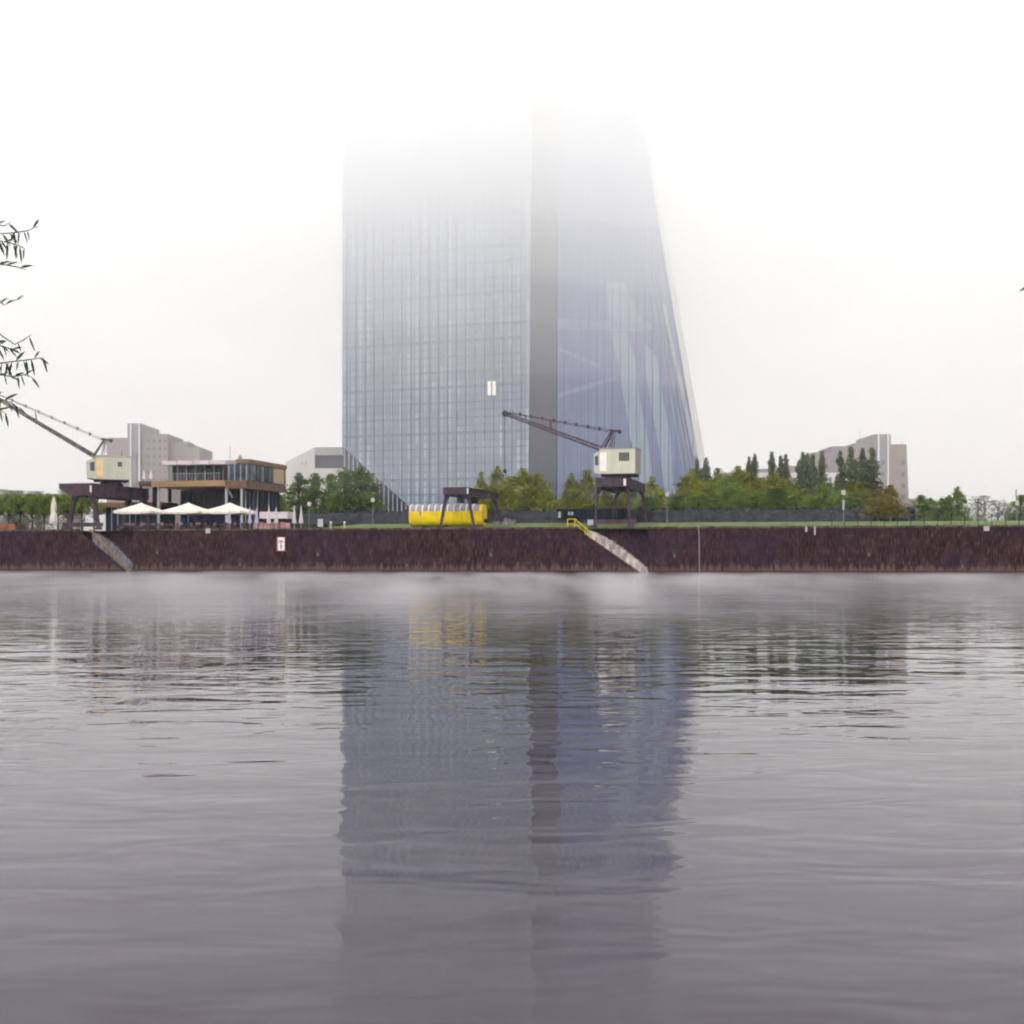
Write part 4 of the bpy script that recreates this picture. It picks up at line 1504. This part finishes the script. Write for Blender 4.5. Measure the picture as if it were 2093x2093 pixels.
YB = 420
lb = far_thing('apartment_block', 'hazy mauve stepped apartment block behind the left crane cabin', 'building', 290, YB)
block(lb, 218, 262, 895, YB, 20, M['block_a'], 'wing')
block(lb, 262.3, 290, 866, YB, 22, M['block_b'], 'core_tower', off=-1)
block(lb, 290.3, 343, 887, YB, 20, M['block_a'], 'wing')
block(lb, 343.3, 378, 903, YB, 16, M['block_a'], 'wing', off=3)
block(lb, 356, 374, 899, YB, 8, M['block_b'], 'roof_house', off=6)
block(lb, 378.3, 408, 914, YB, 18, M['block_c'], 'wing')
for px in (269.5, 287):
    block(lb, px - 1.2, px + 1.2, 867, YB, 0.5, M['white_line'], 'white_strip', off=-1.6)
block(lb, 281, 284, 920, YB, 0.4, M['win_far'], 'window', off=-1.5)
for i in range(7):
    for px in (300, 312, 324, 335):
        x = (px - CX) / F * YB - lb.location.x
        z = z_at(898 + i * 16, YB) - 5
        MB().box(x, x + 0.8, -0.06, -0.01, z - 0.9, z).build('window', M['win_far'], lb)

rb = far_thing('apartment_block', 'tall hazy tan block with two white stripes at the right', 'building', 1800, YB)
block(rb, 1745, 1784, 906, YB, 20, M['block_a'], 'wing')
block(rb, 1784.3, 1819, 888, YB, 22, M['block_b'], 'core_tower', off=-1)
rw = MB()
x0, x1a, x1b = [(p - CX) / F * YB - rb.location.x for p in (1819.3, 1853, 1861)]
zt = z_at(908, YB) - 5
rw.add([(x0, 0, 0), (x1b, 0, 0), (x1b, 20, 0), (x0, 20, 0), (x0, 0, zt), (x1a, 0, zt), (x1a, 20, zt), (x0, 20, zt)],
       [(0, 3, 2, 1), (4, 5, 6, 7), (0, 1, 5, 4), (1, 2, 6, 5), (2, 3, 7, 6), (3, 0, 4, 7)])
rw.build('wing', M['block_c'], rb)
for px in (1793.5, 1812.5):
    block(rb, px - 1.3, px + 1.3, 889, YB, 0.5, M['white_line'], 'white_strip', off=-1.6)
for i in range(6):
    x = (1842 - CX) / F * YB - rb.location.x
    z = z_at(941 + i * 23.5, YB) - 5
    MB().box(x, x + 1.1, -0.08, -0.01, z - 1.3, z).build('window', M['win_far'], rb)
    MB().box(x0 + 0.1, x1a - 0.2, -0.05, -0.01, z - 2.1, z - 1.85).build('floor_line', M['block_b'], rb)
    x = (1800 - CX) / F * YB - rb.location.x
    MB().box(x, x + 0.9, -1.08, -1.02, z - 1.3, z).build('window', M['win_far'], rb)
for px, hy in ((1766, 876), (1808, 878), (1853, 893)):
    x = (px - CX) / F * YB - rb.location.x
    zz = z_at(906 if px < 1780 else 888 if px < 1830 else 908, YB) - 5
    MB().tube([(x, 5, zz), (x, 5, z_at(hy, YB) - 5)], 0.06, 5).build('antenna', M['post'], rb)
mb = far_thing('apartment_block', 'low hazy mauve slab with white window band behind the poplars', 'building', 1600, YB)
for a, b, y in ((1480, 1528, 966), (1528.2, 1600, 958), (1600.2, 1664, 952), (1664.2, 1700, 924), (1700.2, 1744.8, 912)):
    block(mb, a, b, y, YB, 18, M['block_a'], 'wing')
block(mb, 1550, 1730, 966, YB, 0.4, M['hall_white'], 'white_band', off=-0.45).location.z -= 0
for i in range(14):
    px = 1556 + i * 12.5
    x = (px - CX) / F * YB - mb.location.x
    z = z_at(976, YB) - 5
    MB().box(x, x + 0.85, -0.52, -0.46, z - 8, z).build('window', M['win_far'], mb)

hb_ = far_thing('market_hall', 'white hazy hall with slanting roof and dark recess left of the tower', 'building', 640, 385)
YH = 385
X = lambda px: (px - CX) / F * YH - hb_.location.x
Z = lambda py: z_at(py, YH) - 5
# slanted white flank receding left, and front with recess
MB().prism([(X(583), 0), (X(642.8), 0), (X(642.8), Z(914)), (X(583), Z(944))], 0.6, 25).build('flank_wall', M['hall_white'], hb_)
MB().box(X(643), X(712), 0, 25, 0, Z(957)).build('lower_wall', M['hall_white'], hb_)
MB().box(X(643), X(712), 1.8, 25, Z(957) + 0.01, Z(930) - 0.01).build('dark_recess', M['hall_dark'], hb_)
MB().box(X(643), X(712), 0, 25, Z(930), Z(914)).build('upper_wall', mat('hall_top_render', (0.40, 0.37, 0.38)), hb_)
for px in (616, 624):
    MB().box(X(px), X(px + 1.5), 0.5, 0.59, Z(949), Z(944)).build('window', M['win_far'], hb_)

fb = far_thing('low_house', 'tiny pale yellow house fading in the mist right of the tall block', 'building', 1868, 460)
block(fb, 1860, 1873, 1026, 460, 8, M['hall_white'], 'wall')
block(fb, 1859.5, 1873.5, 1019, 460, 8.2, M['block_b'], 'roof', off=-0.1).location.z = 0.0
fl_ = far_thing('low_house', 'hazy mauve block just above the clipped trees at the left edge', 'building', 0, 460)
block(fl_, -40, 16, 1003, 460, 10, M['block_b'], 'wall')
block(fl_, -20, 0, 999, 460, 5, M['block_a'], 'roof_house', off=2)


# ------------------------------------------------------------------ the tower
def plane3(a, b, c):
    n = (b - a).cross(c - a).normalized()
    return a, n


def hit(px, py, pl, off=0.0):
    d = Vector(((px - CX) / F, 1.0, (HY - py) / F))
    o = Vector((0, 0, EYE))
    a, n = pl
    t = (a + n * off - o).dot(n) / d.dot(n)
    return o + d * t


TZ = 5.9
TT = 117.0


def at(px, Y, z):
    return Vector(((px - CX) / F * Y, Y, z))


Ab, Bb, At = at(699.5, 366, TZ), at(1079, 346, TZ), at(700.5, 366, TT)
plL = plane3(Ab, Bb, At)


def top_py(Y):
    return HY - (TT - EYE) / Y * F


def base_py(Y):
    return HY - (TZ - EYE) / Y * F


Bt = at(1089, 346, TT)
Cb, Ct = at(1137, 350.5, TZ), at(1137, 350.5, TT)
Db, Dt = at(1455, 374, TZ), at(1302, 362, TT)
plR = plane3(Cb, Db, Ct)
Dt = hit(1302, top_py(362), plR)
Dt.z = TT
Eb, Et = at(1471, 386, TZ), at(1317, 376, TT)
Fb, Ft = at(1440, 420, TZ), at(1300, 415, TT)
Hb, Ht = at(747, 420, TZ), at(747, 420, TT)

tw = thing('glass_tower', 'huge blue grey glass tower block dissolving upward into low cloud', 'tower', (Bb.x, Bb.y, TZ))
TO = Vector(tw.location)


def uvquad(name, pts, m, org, dirv, extra=None):
    """polygon facade with uv in metres"""
    me = bpy.data.meshes.new(name)
    me.from_pydata([tuple(p - TO) for p in pts], [], [tuple(range(len(pts)))])
    uvl = me.uv_layers.new(name='UVMap')
    for li, l in enumerate(me.loops):
        p = pts[l.vertex_index]
        uvl.data[li].uv = ((p - org).dot(dirv), p.z)
    me.materials.append(m)
    o = bpy.data.objects.new(name, me)
    S.collection.objects.link(o)
    o.parent = tw
    return o


dL = (Bb - Ab)
dL.z = 0
dL.normalize()
dR = (Db - Cb)
dR.z = 0
dR.normalize()
# left facade: cut at the lower left by the undercut facet
c1 = hit(699.5, 912, plL)
c2 = hit(868, 1064, plL)
c2b = Vector((c2.x, c2.y, TZ))
c2b = hit(905, base_py(357), plL)
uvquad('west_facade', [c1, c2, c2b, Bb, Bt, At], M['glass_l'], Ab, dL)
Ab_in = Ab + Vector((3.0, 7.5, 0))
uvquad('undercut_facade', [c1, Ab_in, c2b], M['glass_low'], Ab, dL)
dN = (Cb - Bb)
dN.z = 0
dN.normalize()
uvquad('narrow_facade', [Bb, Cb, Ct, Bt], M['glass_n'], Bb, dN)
uvquad('east_facade', [Cb, Db, Dt, Ct], M['glass_r'], Cb, dR)
dE = (Eb - Db)
dE.z = 0
dE.normalize()
uvquad('edge_facade', [Db, Eb, Et, Dt], M['glass_edge'], Db, dE)
bk = MB()
for q in ([Eb, Fb, Ft, Et], [Fb, Hb, Ht, Ft], [Hb, Ab_in, c1, At, Ht], [At, Bt, Ct, Dt, Et, Ft, Ht]):
    bk.add([p - TO for p in q], [tuple(range(len(q)))])
bk.build('rear_walls', M['glass_n'], tw)

# mullions on the west facade (real fins), floor lines
nL = plL[1] if plL[1].y < 0 else -plL[1]
mu = MB()
px = 709.0
while px < 1078:
    p0 = hit(px, 600, plL)
    zb = TZ
    if px < 868:
        f = (px - 699.5) / (868 - 699.5)
        zb = c1.z + (c2.z - c1.z) * f
    elif px < 905:
        zb = c2.z + (TZ - c2.z) * (px - 868) / 37
    mu.bar(Vector((p0.x, p0.y, zb)) - TO + nL * 0.12, Vector((p0.x, p0.y, TT)) - TO + nL * 0.12, 0.14, 0.24)
    px += 19.0 if int(px) % 2 else 18.6
mu.build('mullions', M['mullion'], tw)
fin = MB()
px = 704.0
while px < 900:
    p0 = hit(px, 900, plL)
    f = (px - 699.5) / (905 - 699.5)
    zb = c1.z + (TZ - c1.z) * f
    zt_ = min(c1.z + (c2.z - c1.z) * min(1, (px - 699.5) / (868 - 699.5)), c1.z) - 0.2
    if px > 868:
        zt_ = c2.z + (TZ - c2.z) * (px - 868) / 37
    if zt_ > TZ + 0.3:
        fin.bar(Vector((p0.x, p0.y, TZ)) - TO + nL * 0.02, Vector((p0.x, p0.y, zt_)) - TO + nL * 0.02, 0.16, 0.2)
    px += 9.0
fin.build('undercut_fins', M['fin'], tw)
fl = MB()
z = TZ + 3.7
k = 0
while z < 92:
    xa = 0.0
    if z < c1.z:
        xa = (c1.z - z) / (c1.z - c2.z) if z > c2.z else 1.0
        xa = xa * (c2 - c1).dot(dL)
    pa = Ab + dL * (xa + 0.1)
    pb = Bb.copy() - dL * 0.3
    fl.bar(Vector((pa.x, pa.y, z)) - TO + nL * 0.05, Vector((pb.x, pb.y, z)) - TO + nL * 0.05, 0.10, 0.32 if k % 3 else 0.7)
    z += 3.7
    k += 1
fl.build('floor_lines', mat('floor_line_grey', (0.14, 0.165, 0.225), 0.4), tw)
# narrow face ribs
nn = Vector((dN.y, -dN.x, 0))
nr = MB()
Ln = (Cb - Bb).length
for i in range(1, 14):
    s_ = i / 14
    a, b = Bb.lerp(Cb, s_), Bt.lerp(Ct, s_)
    nr.bar(a - TO + nn * 0.1, b - TO + nn * 0.1, 0.22, 0.22)
nr.build('ribs', mat('narrow_rib_grey', (0.085, 0.085, 0.135), 0.6, spec=0.0), tw)
co = MB()
co.bar(Cb - TO + nn * 0.15, Ct - TO + nn * 0.15, 0.35, 0.35)
co.build('corner_post', M['steel_dark'], tw)

nR = plR[1] if plR[1].y < 0 else -plR[1]
sgn = 1 if plR[1].y < 0 else -1


def Rp(x, y, off):
    """point on the east facade from region pixel coordinates"""
    return hit(x / 4.39 + 1040, y / 4.39 + 600, plR, off * sgn) - TO


def panel(name, poly, m, off):
    pts = [hit(x / 4.39 + 1040, y / 4.39 + 600, plR, off * sgn) for x, y in poly]
    o = uvquad(name, pts, m, Cb, dR)
    # give the panel thickness
    sd = o.modifiers.new('thickness', 'SOLIDIFY')
    sd.thickness = 0.08
    sd.offset = 0
    return o


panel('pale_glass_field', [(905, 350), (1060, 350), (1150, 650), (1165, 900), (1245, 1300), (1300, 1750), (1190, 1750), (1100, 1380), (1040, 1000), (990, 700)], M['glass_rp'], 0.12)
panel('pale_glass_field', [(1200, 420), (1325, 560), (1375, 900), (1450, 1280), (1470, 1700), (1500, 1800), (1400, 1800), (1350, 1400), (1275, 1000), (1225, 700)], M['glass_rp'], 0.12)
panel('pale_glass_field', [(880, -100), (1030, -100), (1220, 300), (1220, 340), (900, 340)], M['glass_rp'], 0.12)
panel('white_belt', [(430, 225), (1290, 262), (1295, 318), (430, 318)], M['band_r'], 0.22)
panel('diagonal_truss', [(440, 895), (960, 735), (965, 775), (440, 935)], M['band_r'], 0.20)
panel('diagonal_truss', [(440, 470), (820, 640), (820, 672), (440, 510)], M['band_r'], 0.20)
mr_ = MB()
px = 1137 + 16.4
while px < 1445:
    # clip at the sloping right edge
    ytop = max(935 - (1426 - (px + 2)) / 0.176, 236) if px > 1303 else 236
    a = hit(px, base_py(360), plR, 0.28 * sgn)
    b = hit(px, ytop, plR, 0.28 * sgn)
    a.z = TZ
    if b.z > TZ + 1:
        mr_.bar(a - TO, b - TO, 0.13, 0.2)
    px += 16.4
mr_.build('mullions', M['mullion'], tw)
ms = MB()
for k, q in enumerate((4, 9, 15, 23, 33)):
    a = hit(1426 - q - (935 - 1090) * 0.176 * 1.0, 1090, plR, 0.3 * sgn)
    b = hit(1426 - q * 1.05 - (935 - 240) * 0.176, 240, plR, 0.3 * sgn)
    ms.bar(a - TO, b - TO, 0.12, 0.15)
ms.build('slanting_mullions', M['fin'], tw)
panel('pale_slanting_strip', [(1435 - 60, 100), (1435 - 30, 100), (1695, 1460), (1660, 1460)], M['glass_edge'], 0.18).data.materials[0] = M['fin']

# lit office windows
for a, b in ((996.5, 1003.5), (1006, 1013.5)):
    p = [hit(x, y, plL, 0.35 * (1 if plL[1].y < 0 else -1)) - TO for x, y in ((a, 808), (b, 808), (b, 779), (a, 779))]
    MB().slab(p, nL * -0.05).build('lit_window', M['lit'], tw)


# ------------------------------------------------------------------ fence, lamps, boards
def lamp(px, v, ytop, label, box_y=None):
    Yl = Y_at(px, v)
    u = u_at(px, v)
    bz = G(u, v)
    t = thing('street_lamp', label, 'street lamp', world(u, v, bz), -ANG, 'post top street lamps')
    h = z_at(ytop, Yl) - bz
    MB().tube([(0, 0, 0), (0, 0, h - 0.5)], [0.07, 0.045], 8).build('post', M['post'], t)
    MB().lathe([(0.10, h - 0.52), (0.20, h - 0.45), (0.24, h - 0.12), (0.16, h - 0.02)], 12).build('lamp_head', M['lamp_glass'], t)
    MB().lathe([(0.24, h - 0.019), (0.26, h + 0.02), (0.05, h + 0.08)], 12).build('lamp_cap', M['post'], t)
    if box_y:
        z = z_at(box_y, Yl) - bz
        MB().box(-0.12, 0.12, -0.16, -0.06, z - 0.5, z + 0.5).build('notice_box', M['frame_grey'], t)


lamp(632, 4, 1026, 'post top lamp right of the last closed parasols')
lamp(762, 14, 1018, 'post top lamp before the dark trees at the tower foot')
lamp(1363.5, 4, 1006, 'white headed post top lamp right of the right crane')
lamp(1724, 3, 1002, 'post top lamp with notice box before the bright green tree', 1032)
sgn2 = thing('sign_pole', 'dark pole with small pale notice near the right edge', 'sign', world(u_at(2079, 10), 10, G(60, 10)), -ANG)
hS = z_at(1000, Y_at(2079, 10)) - G(60, 10)
MB().tube([(0, 0, 0), (-0.12, 0, hS)], 0.06, 7).build('pole', M['post'], sgn2)
MB().box(-0.18, 0.18, -0.1, -0.065, hS * 0.5, hS * 0.5 + 0.55).build('notice', M['concrete'], sgn2)

ib = thing('info_board', 'pale grey board on two dark posts on the grass left of the tower', 'board', world(u_at(655, 3), 3, G(u_at(655, 3), 3)), -ANG)
MB().box(-0.34, 0.34, -0.04, 0.0, 0.35, 1.25).build('panel', M['frame_grey'], ib)
for s in (-0.38, 0.38):
    MB().box(s - 0.035, s + 0.035, -0.05, 0.03, 0, 1.28).build('post', M['steel_dark'], ib)
for px, lab in ((676, 'small white bollard on the grass right of the grey info board'), (704, 'small pale bollard on the grass farthest from the info board')):
    t = thing('bollard', lab, 'bollard', world(u_at(px, 4), 4, G(u_at(px, 4), 4)), 0, 'bollards on the grass')
    MB().lathe([(0.13, 0), (0.12, 0.75)], 10).build('shaft', M['concrete'], t)
    MB().lathe([(0.125, 0.752), (0.10, 0.85), (0.03, 0.92)], 10).build('cap', M['white'], t)
pi = thing('pipe_stack', 'low grey lilac heap of kerbstones right of the portal frame', 'stones', world(u_at(1030, 9), 9, G(0, 9)), -ANG)
prr = random.Random(8)
for i in range(6):
    x = -1.3 + i * 0.45
    hh_ = 0.35 + prr.random() * 0.5
    MB().box(x, x + 0.42, -0.3 + prr.random() * 0.2, 0.4, 0, hh_).build('stone', M['concrete_lilac'], pi)

# mesh fence behind the grass
vF = 16.0
uf0, uf1 = u_at(620, vF), u_at(2300, vF)
fe = thing('mesh_fence', 'long grey blue mesh fence behind the grass strip', 'fence', world(uf0, vF, G(0, vF)), -ANG)
LF = uf1 - uf0
fm = MB()
x = 0.0
hF = 1.5
xr = u_at(1860, vF) - uf0
while x < LF:
    fm.box(x, x + (0.05 if x < xr else 0.012), -0.012, 0.012, 0.03, hF)
    x += 0.085 if x < xr else 0.16
for z in (0.1, 0.75, hF - 0.05):
    fm.box(0, LF, 0.013, 0.03, z, z + 0.035)
fm.build('mesh_panel', M['fence'], fe)
# fence posts: near fence at the right, taller
vN = 3.2
fn = thing('post_fence', 'fine wire fence with thin dark posts along the quay edge at right', 'fence', world(u_at(1700, vN), vN, TOP), -ANG)
x = 0
k = 0
ue = u_at(2260, vN) - u_at(1700, vN)
while x < ue:
    hb2 = G(u_at(1700, vN) + x, vN) - TOP
    MB().tube([(x, 0, hb2 - 0.05), (x, 0, hb2 + 1.35)], 0.04, 6).build('post', M['steel_dark'], fn)
    x += 26.4 / F * Y_at(1900, vN)
wr = MB()
for z in np.linspace(0.25, 1.4, 6):
    wr.box(0, ue, -0.006, 0.006, z, z + 0.012)
wr.build('wire', M['post'], fn)
# dark bank between fence and trees reads as hedge
hd = MB()
gg_ = np.random.default_rng(5)
n = 9500
us2 = gg_.uniform(uf0 + 3, u_at(1870, 19), n)
zz = gg_.beta(1.6, 2.0, n) * 1.9
vv = gg_.uniform(18.3, 20, n)
pos = np.stack([us2, vv, zz], 1)
a = gg_.normal(0, 1, (n, 3))
a /= np.linalg.norm(a, axis=1)[:, None]
b = np.cross(a, gg_.normal(0, 1, (n, 3)))
b /= np.linalg.norm(b, axis=1)[:, None]
V_ = np.stack([pos - a * .28, pos + b * .16, pos + a * .28, pos - b * .16], 1).reshape(-1, 3)
hd.v = [tuple(p) for p in V_.tolist()]
hd.f = [tuple(f) for f in np.arange(4 * n).reshape(-1, 4).tolist()]
ho = hd.build('hedge', mat('hedge_leaves', (0.048, 0.048, 0.070), 0.8, 0.4, 1, c2=(0.022, 0.022, 0.038)), None, (0, Y0, 5.8))
ho.rotation_euler = (0, 0, -ANG)
tag(ho, 'long low dark bluish hedge along the back of the mesh fence', 'hedge')

# grass tufts along the edge: uncountable
n = 9000
gu = gg_.uniform(U_TERR + 1, u_at(2200, 0), n)
gv = 0.95 + gg_.exponential(1.2, n)
P0 = np.stack([gu, gv, np.array([G(a_, b_) for a_, b_ in zip(gu, gv)]) - 0.01], 1)
hh_ = gg_.uniform(0.08, 0.32, n)
an_ = gg_.uniform(0, math.pi, n)
wv = np.stack([np.cos(an_), np.sin(an_), np.zeros(n)], 1) * 0.06
tip_ = P0 + np.stack([gg_.normal(0, .08, n), gg_.normal(0, .08, n), hh_], 1)
V_ = np.stack([P0 - wv, P0 + wv, tip_], 1).reshape(-1, 3)
tg = MB()
tg.v = [tuple(p) for p in V_.tolist()]
tg.f = [tuple(f) for f in np.arange(3 * n).reshape(-1, 3).tolist()]
to = tg.build('grass', mat('edge_grass', (0.17, 0.17, 0.05), 0.9, 0.3, 0.7, c2=(0.06, 0.10, 0.02)), None, (0, Y0, 0))
to.rotation_euler = (0, 0, -ANG)
tag(to, 'short grass and weeds along the quay edge', 'grass', kind='stuff')


# ------------------------------------------------------------------ willows in the foreground
def willow(side, trunk, twigs, limb_px, label, Yw):
    t = thing('willow_tree', label, 'tree', trunk, 0, 'willows on the near bank')
    T0 = Vector(trunk)
    top = Vector((trunk[0] * 0.95, trunk[1] + 1.5, 5.2))
    lx = Vector(((limb_px - CX) / F * Yw, Yw, 4.6))
    MB().tube([(0, 0, -0.4), (0.1, 0.2, 1.6), (0.05, 0.7, 3.6), top - T0], [0.24, 0.2, 0.15, 0.1], 10).build('trunk', M['bark'], t)
    end = Vector((lx.x, Yw, z_at(840 if side < 0 else 620, Yw)))
    MB().tube([top - T0, (top.lerp(lx, 0.6) + Vector((0, 0, 0.8))) - T0, lx - T0, end - T0], [0.09, 0.05, 0.018, 0.006], 7).build('limb', M['bark'], t)
    lv = MB()
    tgm = MB()
    rw_ = random.Random(4 if side < 0 else 9)
    for tw_, dens in twigs:
        Yk = Yw + rw_.uniform(-0.5, 0.5)
        pts = [P(x, y, Yk) for x, y in tw_]
        attach = Vector((lx.x, Yw, pts[0].z + 0.25))
        tgm.tube([attach - T0] + [p - T0 for p in pts], [0.006] + [0.0035] * (len(pts) - 1) + [0.0012], 5)
        for i in range(len(tw_) - 1):
            (xa_, ya_), (xb_, yb_) = tw_[i], tw_[i + 1]
            seg = math.hypot(xb_ - xa_, yb_ - ya_)
            nn_ = max(1, int(seg / 9 * dens))
            for q in range(nn_):
                f = (q + rw_.random() * 0.6) / nn_
                c = P(xa_ + (xb_ - xa_) * f, ya_ + (yb_ - ya_) * f, Yk)
                L_ = rw_.uniform(18, 34) / F * Yk
                ang_ = rw_.gauss(-70, 22) if rw_.random() < 0.75 else rw_.uniform(10, 70)
                if side > 0:
                    ang_ = 180 + 12
                d = Vector((math.cos(R(ang_)) * rw_.uniform(0.6, 1), rw_.uniform(-0.35, 0.35), math.sin(R(ang_)))).normalized()
                wv_ = d.cross(Vector((rw_.uniform(-.4, .4), 1, rw_.uniform(-.4, .4)))).normalized() * (L_ * 0.085)
                bend_ = Vector((0, 0, -L_ * 0.10))
                m1, m2, e = c + d * L_ * 0.3, c + d * L_ * 0.7 + bend_ * 0.6, c + d * L_ + bend_ * 1.5
                lv.add([p - T0 for p in (c, m1 + wv_, m1 - wv_, m2 + wv_ * 0.8, m2 - wv_ * 0.8, e)],
                       [(0, 2, 1), (1, 2, 4, 3), (3, 4, 5)])
    tgm.build('twigs', M['bark'], t)
    lv.build('leaves', M['lf_willow'], t)


willow(-1, (-5.2, 1.8, 0.3), [
    ([(-30, 470), (0, 478), (25, 476), (55, 472), (80, 462)], 1.0),
    ([(-30, 500), (-5, 492), (20, 496), (45, 505), (52, 510)], 1.7),
    ([(-20, 540), (10, 541), (35, 546), (56, 552)], 0.7),
    ([(-20, 455), (8, 462), (24, 453)], 0.4),
    ([(-20, 620), (-2, 622), (4, 616)], 0.8),
    ([(8, 624), (24, 616), (44, 610)], 0.5),
    ([(-25, 702), (0, 706), (18, 712), (30, 716)], 1.5),
    ([(30, 704), (50, 694), (66, 682)], 0.5),
    ([(-25, 750), (0, 742), (35, 738), (62, 735), (92, 730)], 1.3),
    ([(-25, 770), (0, 766), (25, 770), (50, 766), (68, 772)], 1.4),
    ([(-25, 812), (0, 815), (20, 822), (42, 836)], 1.3),
    ([(-25, 842), (0, 838), (16, 848)], 1.0),
], -75, 'willow twigs with narrow dark leaves reaching in at the left edge', 9.0)
willow(1, (5.4, 1.8, 0.3), [([(2180, 570), (2130, 580), (2112, 583), (2109, 584)], 0.55)], 2190,
       'single willow leaf tip poking in at the right edge', 9.0)


# ------------------------------------------------------------------ air: haze, cloud base, river mist
def vol_mat(name, dens, col, aniso=0.0):
    m = bpy.data.materials.new(name)
    m.use_nodes = True
    t = m.node_tree
    t.nodes.clear()
    o = t.nodes.new('ShaderNodeOutputMaterial')
    v = t.nodes.new('ShaderNodeVolumePrincipled')
    v.inputs['Color'].default_value = (*col, 1)
    v.inputs['Density'].default_value = dens
    v.inputs['Anisotropy'].default_value = aniso
    v.inputs['Density Attribute'].default_value = ''
    t.links.new(v.outputs[0], o.inputs['Volume'])
    return m, t, v


FOGC = (0.993, 0.993, 0.998)
hx = MB().box(-1300, 1300, -290, 1500, -3, 124)
ho_ = hx.build('haze', vol_mat('haze_air', 0.00014, FOGC)[0])
tag(ho_, kind='stuff', label='thin pale haze over river and quay', cat='haze')
from mathutils import noise as mnoise
layers = [(14, 0.0009), (38, 0.0026), (54, 0.0052), (66, 0.0090), (77, 0.0140), (87, 0.0165), (98, 0.0185), (122, 0)]
gx = [-1250, -800, -500, -350] + [-260 + 20 * i for i in range(27)] + [350, 500, 800, 1250]
gy = [-280, 0, 120, 200, 260] + [290 + 20 * i for i in range(10)] + [520, 620, 800, 1450]


def cloud_z(x, y, z0):
    if z0 >= 120:
        return z0
    q = Vector((x / 45, y / 45, z0 * 0.012))
    amp = 4.0 + 6.0 * min(1, z0 / 90)
    return z0 + amp * (mnoise.noise(q) * 1.2 + 0.5 * mnoise.noise(q * 2.3))


def cloud_layer(k_, z0, z1):
    """closed cloud body with an uneven underside"""
    b = MB()
    nx, ny = len(gx), len(gy)
    for lvl in (0, 1):
        for y in gy:
            for x in gx:
                b.v.append((x, y, cloud_z(x, y, z1) - 0.05 if lvl else cloud_z(x, y, z0)))
    off = nx * ny
    for j in range(ny - 1):
        for i in range(nx - 1):
            a = j * nx + i
            b.f.append((a, a + nx, a + nx + 1, a + 1))
            b.f.append((off + a, off + a + 1, off + a + nx + 1, off + a + nx))
    for i in range(nx - 1):
        b.f.append((i, i + 1, off + i + 1, off + i))
        a = (ny - 1) * nx + i
        b.f.append((a + 1, a, off + a, off + a + 1))
    for j in range(ny - 1):
        a = j * nx
        b.f.append((a + nx, a, off + a, off + a + nx))
        a = j * nx + nx - 1
        b.f.append((a, a + nx, off + a + nx, off + a))
    return b


for k_ in range(len(layers) - 1):
    # stacked layers, each denser than the one below it
    o = cloud_layer(k_, layers[k_][0], layers[k_ + 1][0]).build('fog', vol_mat('fog_layer', layers[k_][1], FOGC)[0])
    tag(o, kind='stuff', label='low cloud layer swallowing the tower', cat='fog', group='low cloud layers')


def mist_mat():
    m, t, v = vol_mat('river_mist_air', 0.0, (0.98, 0.95, 0.97))
    N, L = t.nodes, t.links
    tc = N.new('ShaderNodeTexCoord')
    mp = N.new('ShaderNodeMapping')
    mp.inputs['Scale'].default_value = (0.30, 0.050, 0.55)
    no = N.new('ShaderNodeTexNoise')
    no.inputs['Scale'].default_value = 1
    no.inputs['Detail'].default_value = 3
    L.new(tc.outputs['Object'], mp.inputs[0])
    L.new(mp.outputs[0], no.inputs['Vector'])
    mr = N.new('ShaderNodeMapRange')
    mr.inputs[1].default_value = 0.38
    mr.inputs[2].default_value = 0.72
    mr.inputs[3].default_value = 0.0
    mr.inputs[4].default_value = MIST
    L.new(no.outputs[0], mr.inputs[0])
    # thinner towards the top
    sp = N.new('ShaderNodeSeparateXYZ')
    L.new(tc.outputs['Object'], sp.inputs[0])
    m2 = N.new('ShaderNodeMapRange')
    m2.inputs[1].default_value = 0.05
    m2.inputs[2].default_value = 1.0
    m2.inputs[3].default_value = 1.0
    m2.inputs[4].default_value = 0.0
    # the steam lies lower towards the far bank
    ht_ = N.new('ShaderNodeMath')
    ht_.operation = 'MULTIPLY_ADD'
    ht_.inputs[1].default_value = -0.0080
    ht_.inputs[2].default_value = 1.40
    L.new(sp.outputs[1], ht_.inputs[0])
    mx_ = N.new('ShaderNodeMath')
    mx_.operation = 'MAXIMUM'
    mx_.inputs[1].default_value = 0.30
    L.new(ht_.outputs[0], mx_.inputs[0])
    dv_ = N.new('ShaderNodeMath')
    dv_.operation = 'DIVIDE'
    L.new(sp.outputs[2], dv_.inputs[0])
    L.new(mx_.outputs[0], dv_.inputs[1])
    L.new(dv_.outputs[0], m2.inputs[0])
    mu_ = N.new('ShaderNodeMath')
    mu_.operation = 'MULTIPLY'
    L.new(mr.outputs[0], mu_.inputs[0])
    L.new(m2.outputs[0], mu_.inputs[1])
    L.new(mu_.outputs[0], v.inputs['Density'])
    m.cycles.volume_sampling = 'DISTANCE'
    return m


MIST = 0.046
mi = MB()
b0 = [world(-75, -8), world(75, -8)]
mi.add([(-52, 34, 0.02), (52, 34, 0.02), (b0[1].x, b0[1].y, 0.02), (b0[0].x, b0[0].y, 0.02),
        (-52, 34, 1.15), (52, 34, 1.15), (b0[1].x, b0[1].y, 1.15), (b0[0].x, b0[0].y, 1.15)],
       [(0, 3, 2, 1), (4, 5, 6, 7), (0, 1, 5, 4), (1, 2, 6, 5), (2, 3, 7, 6), (3, 0, 4, 7)])
mo = mi.build('mist', mist_mat())
tag(mo, kind='stuff', label='wisps of steam drifting low over the far half of the river', cat='mist')
